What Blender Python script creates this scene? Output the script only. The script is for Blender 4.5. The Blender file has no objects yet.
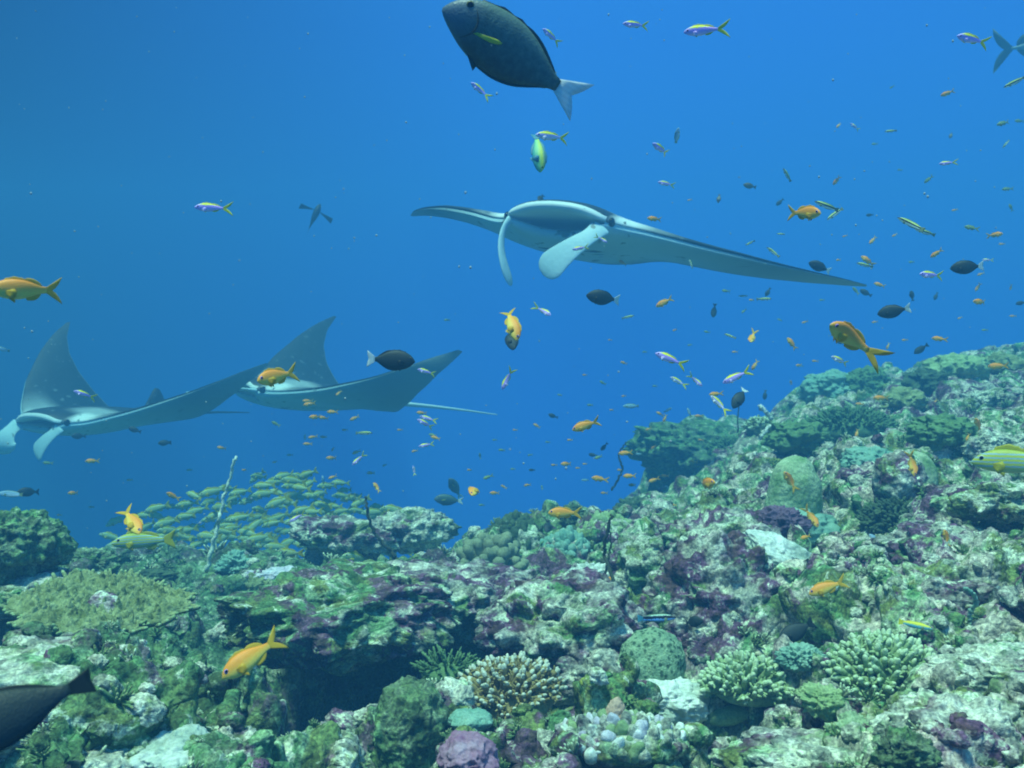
import bpy, math, random
import numpy as np
from mathutils import Vector, Matrix
from mathutils.bvhtree import BVHTree
R = math.radians
rng = np.random.default_rng(7)
random.seed(7)
C = bpy.context.scene.collection
scene = bpy.context.scene

# ------------------------------------------------------------------ camera
F_PX = 983.0                                   # about 55 degrees across
cam_d = bpy.data.cameras.new("camera")
cam = bpy.data.objects.new("camera", cam_d)
C.objects.link(cam)
cam_d.sensor_width = 36.0
cam_d.lens = 36.0 * F_PX / 1024.0
cam_d.clip_start = 0.05
cam_d.clip_end = 2000
cam.location = (0, 0, 0)
cam.rotation_euler = (R(90), 0, 0)
cam_d.dof.use_dof = True
cam_d.dof.focus_distance = 2.6
cam_d.dof.aperture_fstop = 10.0
scene.camera = cam

# ------------------------------------------------------------------ daylight as it arrives under the surface
SUN_EL, SUN_AZ = R(72), R(215)                 # high, from behind and a little to the left of the camera
WATER = [(.30, (.030, .20, .57)), (.50, (.065, .305, 1.02)), (.66, (.10, .455, 1.08)), (.78, (.16, .80, 1.2)), (.95, (.36, 1.0, .95))]
world = bpy.data.worlds.new("World")
scene.world = world
world.use_nodes = True
wn = world.node_tree
wn.nodes.clear()
def wnode(t, **k):
    n = wn.nodes.new(t)
    for a, b in k.items():
        setattr(n, a, b)
    return n
tc = wnode("ShaderNodeTexCoord")
sep = wnode("ShaderNodeSeparateXYZ")
wn.links.new(tc.outputs["Generated"], sep.inputs[0])
mz = wnode("ShaderNodeMath", operation="MULTIPLY_ADD")
wn.links.new(sep.outputs[2], mz.inputs[0])
mz.inputs[1].default_value = 0.45
mz.inputs[2].default_value = 0.55
comb = wnode("ShaderNodeCombineXYZ")
wn.links.new(sep.outputs[0], comb.inputs[0])
wn.links.new(sep.outputs[1], comb.inputs[1])
wn.links.new(mz.outputs[0], comb.inputs[2])
nrm = wnode("ShaderNodeVectorMath", operation="NORMALIZE")
wn.links.new(comb.outputs[0], nrm.inputs[0])
sky = wnode("ShaderNodeTexSky", sky_type="NISHITA", sun_disc=False)
sky.sun_elevation = SUN_EL
sky.sun_rotation = SUN_AZ
wn.links.new(nrm.outputs[0], sky.inputs[0])
# water column between the surface and the reef: bright cyan overhead, deep blue to the sides, dim below
dep = wnode("ShaderNodeMath", operation="MULTIPLY_ADD")
wn.links.new(sep.outputs[2], dep.inputs[0])
dep.inputs[1].default_value = 0.5
dep.inputs[2].default_value = 0.5
tint = wnode("ShaderNodeValToRGB")
cr = tint.color_ramp
cr.interpolation = "EASE"
for e in range(3): cr.elements.new(.5)
for e, (p_, c_) in zip(cr.elements, WATER): e.position = p_; e.color = (*c_, 1)
wn.links.new(dep.outputs[0], tint.inputs[0])
# the open sea to the left is darker than the water over the reef to the right
side = wnode("ShaderNodeMapRange")
for i_, v_ in enumerate((-.52, .02, .12, 1.40)): side.inputs[i_ + 1].default_value = v_
wn.links.new(sep.outputs[0], side.inputs[0])
mul = wnode("ShaderNodeMix", data_type="RGBA", blend_type="MULTIPLY")
mul.inputs[0].default_value = 1.0
wn.links.new(sky.outputs[0], mul.inputs[6])
wn.links.new(tint.outputs[0], mul.inputs[7])
bg = wnode("ShaderNodeBackground")
bg.inputs[1].default_value = 0.15
mul2 = wnode("ShaderNodeVectorMath", operation="SCALE")
wn.links.new(mul.outputs[2], mul2.inputs[0])
wn.links.new(side.outputs[0], mul2.inputs[3])
wn.links.new(mul2.outputs[0], bg.inputs[0])
wo = wnode("ShaderNodeOutputWorld")
wn.links.new(bg.outputs[0], wo.inputs[0])

sun_d = bpy.data.lights.new("sun", "SUN")
sun = bpy.data.objects.new("sun", sun_d)
C.objects.link(sun)
sun_d.energy = 5.0
sun_d.angle = R(9)
sun_d.color = (0.80, 1.0, 0.76)
sd = Vector((math.sin(SUN_AZ) * math.cos(SUN_EL), math.cos(SUN_AZ) * math.cos(SUN_EL), math.sin(SUN_EL)))
sun.rotation_euler = sd.to_track_quat("Z", "Y").to_euler()
sun.location = sd * 20

vs = scene.view_settings
vs.view_transform = "Standard"
vs.look = "None"
vs.exposure = 0.4
vs.gamma = 1.0
vs.use_curve_mapping = False
scene.cycles.filter_width = 1.9
scene.cycles.use_denoising = True
scene.cycles.max_bounces = 6
scene.cycles.diffuse_bounces = 3
scene.cycles.glossy_bounces = 2
scene.cycles.volume_bounces = 0
scene.cycles.caustics_reflective = False
scene.cycles.caustics_refractive = False

def P(px, py, d):
    """the point at distance d metres ahead seen at this place of the photo"""
    return Vector(((px - 512) / F_PX * d, d, -(py - 384) / F_PX * d))

# ------------------------------------------------------------------ helpers
def tag(o, label=None, cat=None, group=None, kind=None):
    if label: o["label"] = label
    if cat: o["category"] = cat
    if group: o["group"] = group
    if kind: o["kind"] = kind
    return o

def mk(name, V, faces, mats, mi=None, parent=None, smooth=True, link=True):
    """faces: list of (n,k) arrays; mi: matching list of material index arrays or ints"""
    V = np.asarray(V, dtype=np.float32)
    me = bpy.data.meshes.new(name)
    me.vertices.add(len(V))
    me.vertices.foreach_set("co", V.ravel())
    loops = np.concatenate([np.asarray(f, dtype=np.int32).ravel() for f in faces])
    cnt = np.concatenate([np.full(len(f), np.asarray(f).shape[1], dtype=np.int32) for f in faces])
    start = np.concatenate([[0], np.cumsum(cnt)[:-1]]).astype(np.int32)
    me.loops.add(len(loops))
    me.loops.foreach_set("vertex_index", loops)
    me.polygons.add(len(cnt))
    me.polygons.foreach_set("loop_start", start)
    me.polygons.foreach_set("loop_total", cnt)
    if not isinstance(mats, (list, tuple)): mats = [mats]
    for m in mats: me.materials.append(m)
    if mi is not None:
        idx = np.concatenate([np.full(len(f), m, dtype=np.int32) if np.isscalar(m) else np.asarray(m, dtype=np.int32)
                              for f, m in zip(faces, mi)])
        me.polygons.foreach_set("material_index", idx)
    me.polygons.foreach_set("use_smooth", np.full(len(cnt), smooth, dtype=bool))
    me.update(calc_edges=True)
    me.validate()
    o = bpy.data.objects.new(name, me)
    if link: C.objects.link(o)
    if parent is not None: o.parent = parent
    return o

class Acc:
    """collects pieces of one mesh"""
    def __init__(s): s.V, s.F, s.M, s.n = [], {3: [], 4: []}, {3: [], 4: []}, 0
    def add(s, V, F, m=0):
        V = np.asarray(V, dtype=np.float64)
        F = [F] if isinstance(F, np.ndarray) else F
        for f in F:
            f = np.asarray(f, dtype=np.int64)
            if len(f) == 0: continue
            s.F[f.shape[1]].append(f + s.n)
            s.M[f.shape[1]].append(np.full(len(f), m, dtype=np.int32) if np.isscalar(m) else np.asarray(m))
        s.V.append(V); s.n += len(V)
        return s
    def build(s, name, mats, parent=None, smooth=True, link=True):
        fs, ms = [], []
        for k in (4, 3):
            if s.F[k]:
                fs.append(np.concatenate(s.F[k])); ms.append(np.concatenate(s.M[k]))
        return mk(name, np.concatenate(s.V), fs, mats, ms, parent, smooth, link)

# ---- noise
def _h(ix, iy, iz, seed):
    h = (ix.astype(np.uint32) * np.uint32(374761393) + iy.astype(np.uint32) * np.uint32(668265263)
         + iz.astype(np.uint32) * np.uint32(2147483647) + np.uint32((seed * 1274126177) & 0xffffffff))
    h = (h ^ (h >> np.uint32(13))) * np.uint32(1274126177)
    h = (h ^ (h >> np.uint32(16))) * np.uint32(2246822519)
    h = h ^ (h >> np.uint32(13))
    return h
def vnoise(p, seed=0):
    f = np.floor(p); i = f.astype(np.int64); t = p - f
    t = t * t * t * (t * (t * 6 - 15) + 10)
    out = 0
    for a in (0, 1):
        wa = t[:, 0] if a else 1 - t[:, 0]
        for b in (0, 1):
            wb = wa * (t[:, 1] if b else 1 - t[:, 1])
            for c in (0, 1):
                w = wb * (t[:, 2] if c else 1 - t[:, 2])
                h = _h(i[:, 0] + a, i[:, 1] + b, i[:, 2] + c, seed)
                out = out + w * ((h & np.uint32(0xffff)).astype(np.float64) / 32767.5 - 1)
    return out
def fbm(p, freq, octs=4, seed=0, gain=0.5, ridge=False):
    s, a, tot = 0, 1.0, 0
    for o in range(octs):
        n = vnoise(p * freq + 17.3 * o, seed + o)
        if ridge: n = 1 - 2 * np.abs(n)
        s = s + a * n; tot += a; a *= gain; freq *= 2.03
    return s / tot
def worley(p, freq, seed=0):
    q = p * freq; f = np.floor(q).astype(np.int64)
    d1 = np.full(len(p), 9.0); r1 = np.zeros(len(p))
    for a in (-1, 0, 1):
        for b in (-1, 0, 1):
            for c in (-1, 0, 1):
                ci = f + np.array([a, b, c])
                h = _h(ci[:, 0], ci[:, 1], ci[:, 2], seed)
                h2 = _h(ci[:, 0], ci[:, 1], ci[:, 2], seed + 91)
                cx = ci[:, 0] + (h & np.uint32(1023)) / 1023.0
                cy = ci[:, 1] + ((h >> np.uint32(10)) & np.uint32(1023)) / 1023.0
                cz = ci[:, 2] + ((h >> np.uint32(20)) & np.uint32(1023)) / 1023.0
                d = (q[:, 0] - cx) ** 2 + (q[:, 1] - cy) ** 2 + (q[:, 2] - cz) ** 2
                m = d < d1
                d1 = np.where(m, d, d1); r1 = np.where(m, (h2 & np.uint32(0xffff)) / 65535.0, r1)
    return np.sqrt(d1), r1

# ---- primitive arrays
import bmesh
_ico = {}
def ico(sub):
    if sub not in _ico:
        bm = bmesh.new(); bmesh.ops.create_icosphere(bm, subdivisions=sub, radius=1.0)
        _ico[sub] = (np.array([v.co[:] for v in bm.verts]), np.array([[v.index for v in f.verts] for f in bm.faces]))
        bm.free()
    return _ico[sub]
def rotm(rx=0, ry=0, rz=0):
    from mathutils import Euler
    return np.array(Euler((rx, ry, rz)).to_matrix())
def frame(d):
    d = np.asarray(d, float); d = d / np.linalg.norm(d)
    a = np.array([0, 0, 1.0]) if abs(d[2]) < 0.9 else np.array([1.0, 0, 0])
    u = np.cross(a, d); u /= np.linalg.norm(u)
    return u, np.cross(d, u), d
def tube(pts, rad, n=6, cap=True):
    """a smooth tube through pts with radius per point, closed with rounded ends"""
    pts = np.asarray(pts, float); rad = np.broadcast_to(np.asarray(rad, float), (len(pts),))
    if cap:
        e0 = pts[0] - (pts[1] - pts[0]) / np.linalg.norm(pts[1] - pts[0]) * rad[0] * .6
        e1 = pts[-1] + (pts[-1] - pts[-2]) / np.linalg.norm(pts[-1] - pts[-2]) * rad[-1] * .7
        pts = np.vstack([e0, pts, e1]); rad = np.concatenate([[rad[0] * .35], rad, [rad[-1] * .35]])
    m = len(pts); T = np.gradient(pts, axis=0); T /= np.linalg.norm(T, axis=1)[:, None]
    u, v, _ = frame(T[0]); V = []
    an = np.arange(n) * 2 * np.pi / n
    for k in range(m):
        u = u - T[k] * u.dot(T[k]); u /= np.linalg.norm(u); v = np.cross(T[k], u)
        V.append(pts[k] + rad[k] * (np.cos(an)[:, None] * u + np.sin(an)[:, None] * v))
    V = np.vstack(V + [pts[:1], pts[-1:]])
    i = np.arange(n); j = (i + 1) % n; Q = []
    for k in range(m - 1):
        Q.append(np.stack([k * n + i, k * n + j, (k + 1) * n + j, (k + 1) * n + i], 1))
    T0 = np.stack([np.full(n, m * n), j, i], 1)
    T1 = np.stack([np.full(n, m * n + 1), (m - 1) * n + i, (m - 1) * n + j], 1)
    return V, [np.vstack(Q), np.vstack([T0, T1])]
def smooth_path(pts, n):
    pts = np.asarray(pts, float); k = len(pts)
    t = np.linspace(0, k - 1, n); out = []
    for x in t:
        i = min(int(x), k - 2); f = x - i
        p0, p1, p2, p3 = pts[max(i - 1, 0)], pts[i], pts[i + 1], pts[min(i + 2, k - 1)]
        out.append(.5 * ((2 * p1) + (-p0 + p2) * f + (2 * p0 - 5 * p1 + 4 * p2 - p3) * f * f + (-p0 + 3 * p1 - 3 * p2 + p3) * f ** 3))
    return np.array(out)

# ------------------------------------------------------------------ materials
class NT:
    def __init__(s, name, rough=0.8, spec=0.25):
        s.m = bpy.data.materials.new(name); s.m.use_nodes = True
        s.t = s.m.node_tree; s.b = s.t.nodes["Principled BSDF"]
        s.b.inputs["Roughness"].default_value = rough
        s.b.inputs["Specular IOR Level"].default_value = spec
        s.tc = s.t.nodes.new("ShaderNodeTexCoord"); s.vec = s.tc.outputs["Object"]
    def N(s, t, **k):
        n = s.t.nodes.new(t)
        for a, b in k.items(): setattr(n, a, b)
        return n
    def L(s, a, b): s.t.links.new(a, b)
    def shift(s):
        oi = s.N("ShaderNodeObjectInfo"); a = s.N("ShaderNodeVectorMath", operation="ADD")
        s.L(s.vec, a.inputs[0]); s.L(oi.outputs["Location"], a.inputs[1]); s.vec = a.outputs[0]; return s
    def noise(s, sc, det=3, ro=0.55, dist=0.0):
        n = s.N("ShaderNodeTexNoise"); s.L(s.vec, n.inputs["Vector"])
        n.inputs["Scale"].default_value = sc; n.inputs["Detail"].default_value = det
        n.inputs["Roughness"].default_value = ro; n.inputs["Distortion"].default_value = dist
        return n.outputs["Fac"]
    def voro(s, sc, out="Distance", feat="F1"):
        n = s.N("ShaderNodeTexVoronoi", feature=feat); s.L(s.vec, n.inputs["Vector"]); n.inputs["Scale"].default_value = sc
        return n.outputs[out]
    def ramp(s, fac, stops, interp="LINEAR"):
        r = s.N("ShaderNodeValToRGB"); cr = r.color_ramp; cr.interpolation = interp
        while len(cr.elements) < len(stops): cr.elements.new(0.5)
        for e, (p, c) in zip(cr.elements, stops):
            e.position = p; e.color = (*c, 1) if len(c) == 3 else c
        s.L(fac, r.inputs[0]); return r.outputs[0]
    def g(s, fac, a, b, lo=0.0, hi=1.0):
        m = s.N("ShaderNodeMapRange"); s.L(fac, m.inputs[0])
        for i, v in enumerate((a, b, lo, hi)): m.inputs[i + 1].default_value = v
        return m.outputs[0]
    def mix(s, fac, a, b, mode="MIX"):
        n = s.N("ShaderNodeMix", data_type="RGBA", blend_type=mode)
        for sock, v in ((n.inputs[0], fac), (n.inputs[6], a), (n.inputs[7], b)):
            if hasattr(v, "is_output"): s.L(v, sock)
            else: sock.default_value = v if np.isscalar(v) else (*v, 1)
        return n.outputs[2]
    def math(s, op, a, b):
        n = s.N("ShaderNodeMath", operation=op)
        for i, v in enumerate((a, b)):
            if hasattr(v, "is_output"): s.L(v, n.inputs[i])
            else: n.inputs[i].default_value = v
        return n.outputs[0]
    def axis(s, k):
        n = s.N("ShaderNodeSeparateXYZ"); s.L(s.vec, n.inputs[0]); return n.outputs[k]
    def bump(s, h, dist, strength=0.6):
        b = s.N("ShaderNodeBump"); b.inputs["Distance"].default_value = dist; b.inputs["Strength"].default_value = strength
        s.L(h, b.inputs["Height"]); s.L(b.outputs[0], s.b.inputs["Normal"]); return s
    def col(s, c):
        if hasattr(c, "is_output"): s.L(c, s.b.inputs["Base Color"])
        else: s.b.inputs["Base Color"].default_value = (*c, 1)
        return s
def flat(name, c, rough=0.5, var=0.25, sc=20):
    t = NT(name, rough); n = t.noise(sc, 3)
    t.col(t.mix(n, tuple(x * (1 - var) for x in c), tuple(min(1, x * (1 + var)) for x in c))); return t.m

MINT, OLIVE, TURF = (.40, .58, .34), (.20, .24, .07), (.10, .25, .10)
PURPLE, MAROON, WHITE, LILAC = (.17, .075, .165), (.11, .06, .07), (.74, .74, .70), (.42, .36, .52)
TAN, SAND = (.36, .30, .16), (.54, .56, .40)
def reef_mat(name, pale=0.0, purple=0.0, sc=1.0, shift=False, green=0.0, zone=False):
    """encrusted rock: turf, sediment, coralline crust and bleached spots in patches"""
    t = NT(name, 0.85, 0.2)
    if shift: t.shift()
    n_big = t.noise(2.1 * sc, 5, .62, .6)
    base = t.ramp(n_big, [(.30, TURF), (.41, OLIVE), (.45, MINT), (.475, TURF), (.56, OLIVE), (.585, MINT), (.62, TURF), (.70, SAND)])
    n_p = t.noise(3.4 * sc, 5, .66, .9)
    # the noise lookups above and below use different offsets
    off = t.N("ShaderNodeVectorMath", operation="ADD"); t.L(t.vec, off.inputs[0]); off.inputs[1].default_value = (13.1, 7.7, 3.3)
    keep = t.vec; t.vec = off.outputs[0]
    n_p = t.noise(4.0 * sc, 6, .68, .8)
    n_s = t.noise(15 * sc, 5, .7, .5)
    vc = t.voro(30 * sc, "Color")
    t.vec = keep
    c = t.mix(t.g(n_p, .505 - purple, .545 - purple), base, t.ramp(n_s, [(.34, (.085, .05, .055)), (.44, MAROON), (.53, PURPLE), (.62, (.30, .20, .28))]))
    c = t.mix(t.g(n_s,   .565 - .05 * pale, .62 - .05 * pale), c, (.62, .69, .54))
    c = t.mix(t.math("MULTIPLY", t.g(t.noise(9 * sc, 4, .6), .50 - pale * .22, .62 - pale * .22), .85), c, t.mix(n_s, SAND, WHITE)) if pale else c
    if green: c = t.mix(green, c, t.mix(n_s, TURF, (.2, .34, .12)))
    sx = t.N("ShaderNodeSeparateColor"); t.L(vc, sx.inputs[0])
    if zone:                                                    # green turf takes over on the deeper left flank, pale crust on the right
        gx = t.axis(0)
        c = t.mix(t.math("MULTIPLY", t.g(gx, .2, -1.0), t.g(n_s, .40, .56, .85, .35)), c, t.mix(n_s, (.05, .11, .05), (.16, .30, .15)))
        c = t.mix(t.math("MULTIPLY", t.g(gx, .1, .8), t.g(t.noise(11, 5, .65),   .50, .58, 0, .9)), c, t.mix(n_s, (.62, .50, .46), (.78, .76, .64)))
    c = t.mix(.75, c, t.mix(t.g(sx.outputs[0], .0, .8, .0, 1.), (.18, .20, .20), (1.0, 1.0, 1.0)), "MULTIPLY")
    fine = t.noise(120 * sc, 3, .7)
    c = t.mix(.7, c, t.ramp(fine, [(.36, (.25, .25, .28)), (.5, (.85, .85, .85)), (.62, (1.55, 1.55, 1.45))]), "MULTIPLY")
    t.col(c)
    h = t.math("ADD", t.math("MULTIPLY", fine, .5), t.math("MULTIPLY", t.voro(55 * sc), -.8))
    t.bump(h, .012 / sc, .8)
    return t.m
# ------------------------------------------------------------------ the reef: one sheet of ground, built outward from the camera's side
VIS = """1024 768 1.55,900 768 1.65,780 768 1.85,640 768 1.9,520 768 2.0,1024 700 1.75,1024 650 2.0,900 690 1.95,820 700 2.15,
1024 560 2.8,1024 480 4,1024 420 5.6,1024 380 7,1024 357 8.3,985 358 8.3,955 368 8.5,920 374 8.8,880 378 9,840 384 9.2,800 410 9.5,770 425 9.8,
960 600 2.6,960 520 3.4,960 440 5,900 610 2.6,880 560 3.0,870 500 3.9,900 440 5.2,850 440 5.8,830 420 6.6,
745 700 2.35,640 690 2.5,510 720 2.35,580 700 2.35,640 740 2.05,730 600 3.0,795 500 4.1,720 525 3.9,690 560 3.6,680 600 3.35,830 560 3.2,800 620 2.7,
720 470 6.5,760 450 6.0,700 450 9.5,665 470 10,668 500 9.5,620 640 2.95,560 620 3.5,560 560 4.1,520 530 4.9,470 545 4.7,600 530 4.9,640 545 4.6,580 520 5.3,
440 540 4.9,400 545 4.9,330 560 4.7,450 600 3.9,500 620 3.7,400 570 4.4,300 600 4.3,320 630 3.9,
200 550 5.4,280 562 5.3,100 565 4.6,230 580 4.6,270 620 3.9,200 620 3.5,110 625 2.95,20 590 3.6,10 570 4.2,60 560 4.6,
230 650 3.1,170 670 2.75,60 655 2.2,20 700 1.9,130 745 1.75,230 745 2.05,60 768 1.55,250 768 1.95,330 768 2.05,170 705 2.2,
405 720 2.4,400 768 2.1,465 745 2.15"""
HID = """330 3.0 -1.12,300 2.75 -1.12,345 3.3 -1.05,290 3.05 -1.05,440 3.2 -1.02,420 3.5 -.98,480 3.0 -.98,
0 7.5 -1.9,200 7.5 -1.9,400 7 -1.8,0 12 -3.5,400 12 -3.5,200 20 -7,400 30 -11,-200 7 -2,-200 12 -3.5,-300 30 -11,
560 7 -1.15,640 7.5 -1.0,600 10 -1.9,600 13 -3.5,640 30 -11,740 12.5 -1.0,680 12.5 -1.6,850 13 -.4,1000 13 -.1,1100 13 .1,1000 30 -6,1300 30 -4,
1200 2 -.42,1200 3 -.25,1200 5 .05,1200 8.5 .6,1350 3 -.1,1350 6 .5,1350 12 .6,
-150 1.6 -.75,-150 2.5 -.8,-150 4 -.95,-350 2.5 -.8,-350 5 -1.3,
1700 1.5 -.45,1700 2.5 -.25,1700 4 .1,1700 8 .8,2100 2 -.3,2100 5 .4,2100 9 1.1,-600 2 -.85,-600 5 -1.6,-900 3 -1.0,-900 9 -3,
1700 .9 -.75,2100 1.2 -.6,512 .55 -.9,1400 .6 -.85,-400 .6 -.9,100 1.1 -.78,400 1.1 -.85,700 1.1 -.78,950 1.1 -.7,1200 1.1 -.6"""
ctl = []
for s in VIS.replace("\n", "").split(","):
    a, b, d = map(float, s.split()); p = P(a, b, d); ctl.append((p.x, p.y, p.z))
for s in HID.replace("\n", "").split(","):
    a, d, z = map(float, s.split()); ctl.append(((a - 512) / F_PX * d, d, z))
ctl = np.array(ctl)
def uv(x, y): return np.stack([x / y * 1.6, np.log(y) * 1.25], 1)
cu = uv(ctl[:, 0], ctl[:, 1])
Kc = np.sqrt(((cu[:, None] - cu[None]) ** 2).sum(2) + .0009)
A = np.zeros((len(ctl) + 3,) * 2); n_c = len(ctl)
A[:n_c, :n_c] = -Kc - np.eye(n_c) * .015; A[:n_c, n_c] = 1; A[:n_c, n_c + 1:] = cu; A[n_c, :n_c] = 1; A[n_c + 1:, :n_c] = cu.T
sol = np.linalg.solve(A, np.concatenate([ctl[:, 2], [0, 0, 0]]))
def base_h(x, y):
    q = uv(x, y); out = np.empty(len(q))
    for k in range(0, len(q), 20000):
        b = q[k:k + 20000]
        D = np.sqrt(((b[:, None] - cu[None]) ** 2).sum(2) + .0009)
        out[k:k + 20000] = -D @ sol[:n_c] + sol[n_c] + b @ sol[n_c + 1:]
    return out
nu, nv = 800, 612
au = np.concatenate([np.linspace(-1.5, -.63, 70), np.linspace(-.622, .69, nu - 150), np.linspace(.70, 1.7, 80)])
dv = np.concatenate([np.geomspace(.75, 1.03, 12), np.geomspace(1.05, 11.5, nv - 72), np.geomspace(11.7, 16, 60)])
YY, UU = np.meshgrid(dv, au, indexing="ij")
XX = (YY * UU).ravel(); YY = YY.ravel()
ZZ = base_h(XX, YY)
ZZ = np.minimum(ZZ, -.66 + .45 * np.clip(YY - .9, 0, None) ** 1.2 + 30 * (YY > 4))      # the ground beside and under the camera stays below it
V = np.stack([XX, YY, ZZ], 1)
iv, iu = np.meshgrid(np.arange(nv - 1), np.arange(nu - 1), indexing="ij")
i0 = (iv * nu + iu).ravel()
Q = np.stack([i0, i0 + 1, i0 + nu + 1, i0 + nu], 1)
# rough it up: overhanging swells, knolls, knobs, pits
fade = np.clip((YY - .9) / 1.0, .2, 1)[:, None]
vec = np.stack([fbm(V, 2.6, 3, 11), fbm(V, 2.6, 3, 31), fbm(V, 2.3, 3, 51)], 1)
V = V + vec * np.array([.22, .20, .20]) * fade
rd = fbm(V, 4.2, 4, 71, .55, True)
V[:, 2] += (rd - .25) * .10 * fade[:, 0]
for px_, py_, rx_, ry_, dz_ in ((-.67, 2.92, .20, .42, .66), (-.26, 3.25, .28, .26, .45), (-1.30, 2.45, .16, .25, .25), (.16, 3.15, .30, .12, .15), (-1.12, 2.8, .26, .26, .12), (1.80, 9.4, .42, .8, .40), (2.30, 9.0, .34, .7, .16)):
    V[:, 2] -= dz_ * np.exp(-((V[:, 0] - px_) / rx_) ** 4 - ((V[:, 1] - py_) / ry_) ** 4)
g = V.reshape(nv, nu, 3)
def normals(g):
    a = np.gradient(g, axis=1); b = np.gradient(g, axis=0)
    n = np.cross(a, b); n /= np.linalg.norm(n, axis=2)[:, :, None] + 1e-12
    return n.reshape(-1, 3)
def soft(N, k):
    G = N.reshape(nv, nu, 3).copy()
    for _ in range(k):
        G[1:-1] = (G[:-2] + G[1:-1] * 2 + G[2:]) / 4; G[:, 1:-1] = (G[:, :-2] + G[:, 1:-1] * 2 + G[:, 2:]) / 4
    N = G.reshape(-1, 3) + [0, -.12, .35]; return N / np.linalg.norm(N, axis=1)[:, None]
def relax(V, k):
    G = V.reshape(nv, nu, 3).copy()
    for _ in range(k):
        G[1:-1] = (G[:-2] + G[1:-1] * 2 + G[2:]) / 4; G[:, 1:-1] = (G[:, :-2] + G[:, 1:-1] * 2 + G[:, 2:]) / 4
    return G.reshape(-1, 3)
N = soft(normals(g), 6)
w0, r0 = worley(V, 4.2, 4)
V = V + N * (np.sqrt(np.clip(.62 - w0 * w0, 0, 1)) * (.25 + r0) * .15 - .085)[:, None] * fade
V = relax(V, 2)
N = soft(normals(V.reshape(nv, nu, 3)), 5)
w1, r1 = worley(V + vec * .03, 9, 5)
V = V + N * (np.sqrt(np.clip(.60 - w1 * w1, 0, 1)) * (.2 + r1) * .075 - .035)[:, None]
N = soft(normals(V.reshape(nv, nu, 3)), 3)
w2, r2 = worley(V, 24, 6)
V = V + N * (np.sqrt(np.clip(.62 - w2 * w2, 0, 1)) * (.1 + r2) * .046 - .020)[:, None]
V = relax(V, 1)
N = soft(normals(V.reshape(nv, nu, 3)), 1)
w3, r3 = worley(V, 62, 8)
V = V + N * ((.6 - w3) * .014 * (.3 + r3) + fbm(V, 45, 3, 19, .6) * .006 + fbm(V, 130, 2, 23, .6) * .0022)[:, None]
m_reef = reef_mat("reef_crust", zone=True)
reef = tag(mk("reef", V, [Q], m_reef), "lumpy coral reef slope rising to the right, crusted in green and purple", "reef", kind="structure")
Vs = V.reshape(nv, nu, 3)[::2, ::2]; a, b = Vs.shape[:2]
iv, iu = np.meshgrid(np.arange(a - 1), np.arange(b - 1), indexing="ij"); i0 = (iv * b + iu).ravel()
bvh = BVHTree.FromPolygons(Vs.reshape(-1, 3).tolist(), np.stack([i0, i0 + 1, i0 + b + 1, i0 + b], 1).tolist())
def hit(px, py):
    r = bvh.ray_cast(Vector((0, 0, 0)), P(px, py, 1).normalized())
    return r[0]
def drop(x, y):
    r = bvh.ray_cast(Vector((x, y, 3)), Vector((0, 0, -1)))
    return r[0].z if r[0] is not None else -1
V_reef_min = V[:, 2].min()
# ------------------------------------------------------------------ coral materials
def coral_mat(name, a, b, sc=60, bump=.004, tip=None, spots=None, rough=.8):
    t = NT(name, rough, .2); t.shift()
    n = t.noise(sc * .25, 4, .65)
    c = t.mix(t.g(n, .35, .65), a, b)
    if spots is not None:
        v = t.voro(sc * .5)
        c = t.mix(t.g(v, .25, .5), spots, c)
    f = t.noise(sc * 2.5, 3, .7)
    c = t.mix(.6, c, t.ramp(f, [(.32, (.45, .45, .45)), (.5, (.95, .95, .95)), (.68, (1.35, 1.35, 1.3))]), "MULTIPLY")
    t.col(c); t.bump(t.math("ADD", t.math("MULTIPLY", t.voro(sc), -.7), t.math("MULTIPLY", f, .5)), bump, .8)
    return t.m
m_pale_green = coral_mat("pale_green_coral", (.20, .30, .13), (.36, .47, .25), 70)
m_tan = coral_mat("tan_coral", (.24, .19, .075), (.36, .30, .13), 80)
m_tip = coral_mat("white_coral_tip", (.46, .48, .38), (.62, .64, .54), 80)
m_tip_green = coral_mat("pale_coral_tip", (.42, .54, .34), (.56, .66, .46), 80)
m_olive = coral_mat("olive_coral", (.13, .17, .06), (.34, .40, .20), 90, .008)
m_dark_green = coral_mat("dark_green_coral", (.035, .065, .035), (.09, .14, .07), 60)
m_bush = coral_mat("green_bush_coral", (.07, .14, .06), (.15, .26, .11), 60)
m_grey_finger = coral_mat("grey_green_coral", (.17, .20, .13), (.27, .31, .19), 60)
m_dome = coral_mat("dome_coral", (.15, .26, .11), (.42, .52, .34), 55, .008)
m_spotted = coral_mat("spotted_coral", (.20, .32, .20), (.32, .44, .28), 150, .006, spots=(.05, .10, .06))
m_white = coral_mat("bleached_coral", (.34, .42, .36), (.80, .82, .80), 34, .008)
m_lilac = coral_mat("lilac_coral", (.44, .40, .52), (.70, .70, .74), 60)
m_pink = coral_mat("peach_coral", (.56, .36, .26), (.70, .50, .40), 60)
m_purple = coral_mat("purple_coral", (.075, .045, .08), (.19, .11, .19), 50)
m_magenta = coral_mat("magenta_crust", (.20, .05, .14), (.40, .26, .36), 40)
m_teal = coral_mat("teal_coral", (.14, .30, .24), (.26, .42, .34), 60)
m_yellow = coral_mat("yellow_green_coral", (.26, .30, .04), (.36, .40, .10), 70)
m_whip = coral_mat("pale_whip", (.50, .62, .50), (.62, .70, .60), 60)
m_dwhip = coral_mat("dark_whip", (.03, .04, .03), (.06, .07, .04), 60)
m_owhip = coral_mat("olive_whip", (.10, .12, .05), (.18, .20, .08), 60)
m_rock_pale = reef_mat("pale_crusted_rock", pale=.55, shift=True)
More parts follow.
